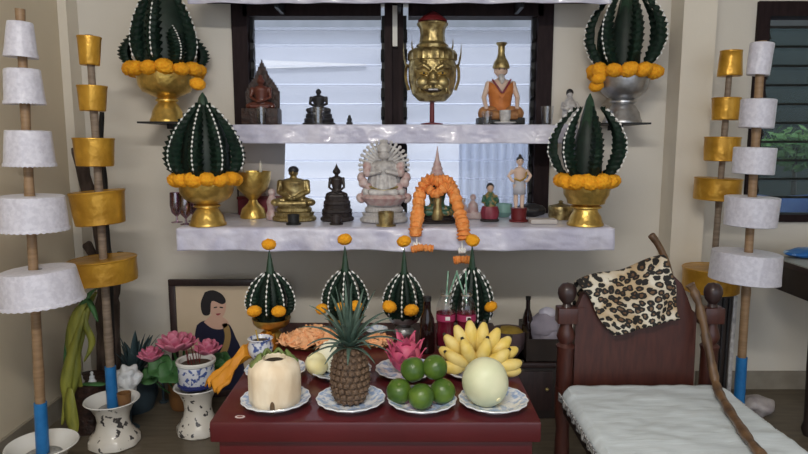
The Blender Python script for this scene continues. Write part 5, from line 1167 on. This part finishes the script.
tag(lc, 'leopard print cloth draped over the top of the wooden chair back', 'cloth')
# sticks
p0 = aty(651, 236, 2.00); p3 = aty(672, 290, 2.00)
t = thing('walking_cane', 'brown cane with bent top poking up behind the leopard cloth', 'cane', (aty(672, 290, 2.00).x + .02, 2.0, 0)); o0 = t.location
MB().tube(catmull([Vector((.02, 0, 0.0)), PP(676, 380, 2.0), PP(673, 300, 2.0), PP(668, 268, 2.0), PP(661, 250, 2.0), PP(655, 240, 2.0), PP(651, 235, 2.0)], 6), [.011] * 30 + [.012] * 6 + [.011], 12).build('shaft', M['stick'], t)
pa = aty(697, 293, 1.893); pbm = aty(716, 387, 1.74); pe = atz(762, 456, .478)
t = thing('gnarled_stick', 'gnarled polished brown stick lying across the white seat, leaning on the chair back', 'stick', pe); o0 = Vector(pe)
pts = catmull([pe - o0, atz(745, 434, .48) - o0, atz(728, 408, .482) - o0, aty(717, 387, 1.80) - o0, aty(710, 355, 1.85) - o0, aty(703, 322, 1.875) - o0, aty(696, 296, 1.893) - o0, aty(690, 285, 1.90) - o0], 6)
MB().tube(pts, [.0128 * (1 + .13 * sin(i * 1.25) + .08 * sin(i * 2.9)) for i in range(len(pts))], 14).noise(.0025, 30).build('shaft', M['stick'], t)

# ================================================================== BY THE RIGHT-HAND WINDOW
t = thing('side_table', 'dark wooden table with pale cover below the dark louvre window', 'table', (2.05, 2.62, 0))
MB().box((0, 0, .688), (.80, .36, .024), bevel=.004).build('table_top', M['darkwood'], t, angle=30)
MB().box((0, .0, .62), (.78, .34, .11), bevel=.003).build('apron', M['blackwood'], t, angle=30)
for x in (-.36, .36):
    for y in (-.13, .13) if x > 0 else (-.13,): MB().lathe([(.020, 0), (.030, .03), (.022, .06), (.030, .30), (.034, .55), (.034, .57)], 18).build('leg', M['blackwood'], t, loc=(x, y, 0))
MB().lathe([(.020, 0), (.030, .03), (.022, .06), (.030, .30), (.034, .55), (.034, .57)], 18).build('leg', M['blackwood'], t, loc=(-.13, .13, 0))
tcv = MB().box((2.05, 2.62, .7025), (.79, .35, .005)).build('table_cover', M['tablemat'], smooth=False); tag(tcv, 'pale thin cover lying flat on the dark side table', 'table cover')
q = atz(800, 258, .705); t = thing('blue_packet', 'blue and white plastic packet lying on the side table', 'packet', (q.x + .06, q.y + .02, .7052), .2)
MB().ball((0, 0, .020), (.13, .07, .020), 4, disp=.008, dscale=25).build('packet_body', M['bluepack'], t)
q = atz(788, 247, .705); t = thing('brown_packet', 'brown crumpled packet lying behind the blue packet', 'packet', (q.x + .10, 2.735, .7052), .1)
MB().ball((0, 0, .028), (.15, .030, .030), 4, disp=.012, dscale=25).build('packet_body', M['brownpack'], t)
# narrow dark panel behind the chair, plastic bag on the floor
q = aty(722, 385, 2.86); za = aty(722, 292, 2.86).z
t = thing('narrow_rack', 'narrow dark slatted rack with white upright behind the chair post', 'rack', (aty(719, 340, 2.80).x, 2.80, 0))
s = mpp((1.4, 2.83, .4))
MB().box((0, 0, za / 2), (18 * s, .03, za), bevel=.003).build('back_panel', M['blackwood'], t, angle=30)
for k in (-5.5, 0, 5.5): MB().box((k * s, -.019, za / 2), (1.6 * s, .010, za - .02)).build('slat', M['bronze'], t, smooth=False)
MB().box((11.5 * s, -.004, za / 2), (4 * s, .03, za), bevel=.003).build('white_upright', M['ivory'], t, angle=30)
q = atz(757, 408, .03); t = thing('plastic_bag', 'crumpled pinkish plastic bag on the floor behind the chair seat', 'bag', (q.x, q.y, 0))
b = MB().ball((0, 0, .045), (.075, .06, .042), 4); b.noise(.022, 18, 3); b.build('bag_body', M['plastic'], t)
freeze()
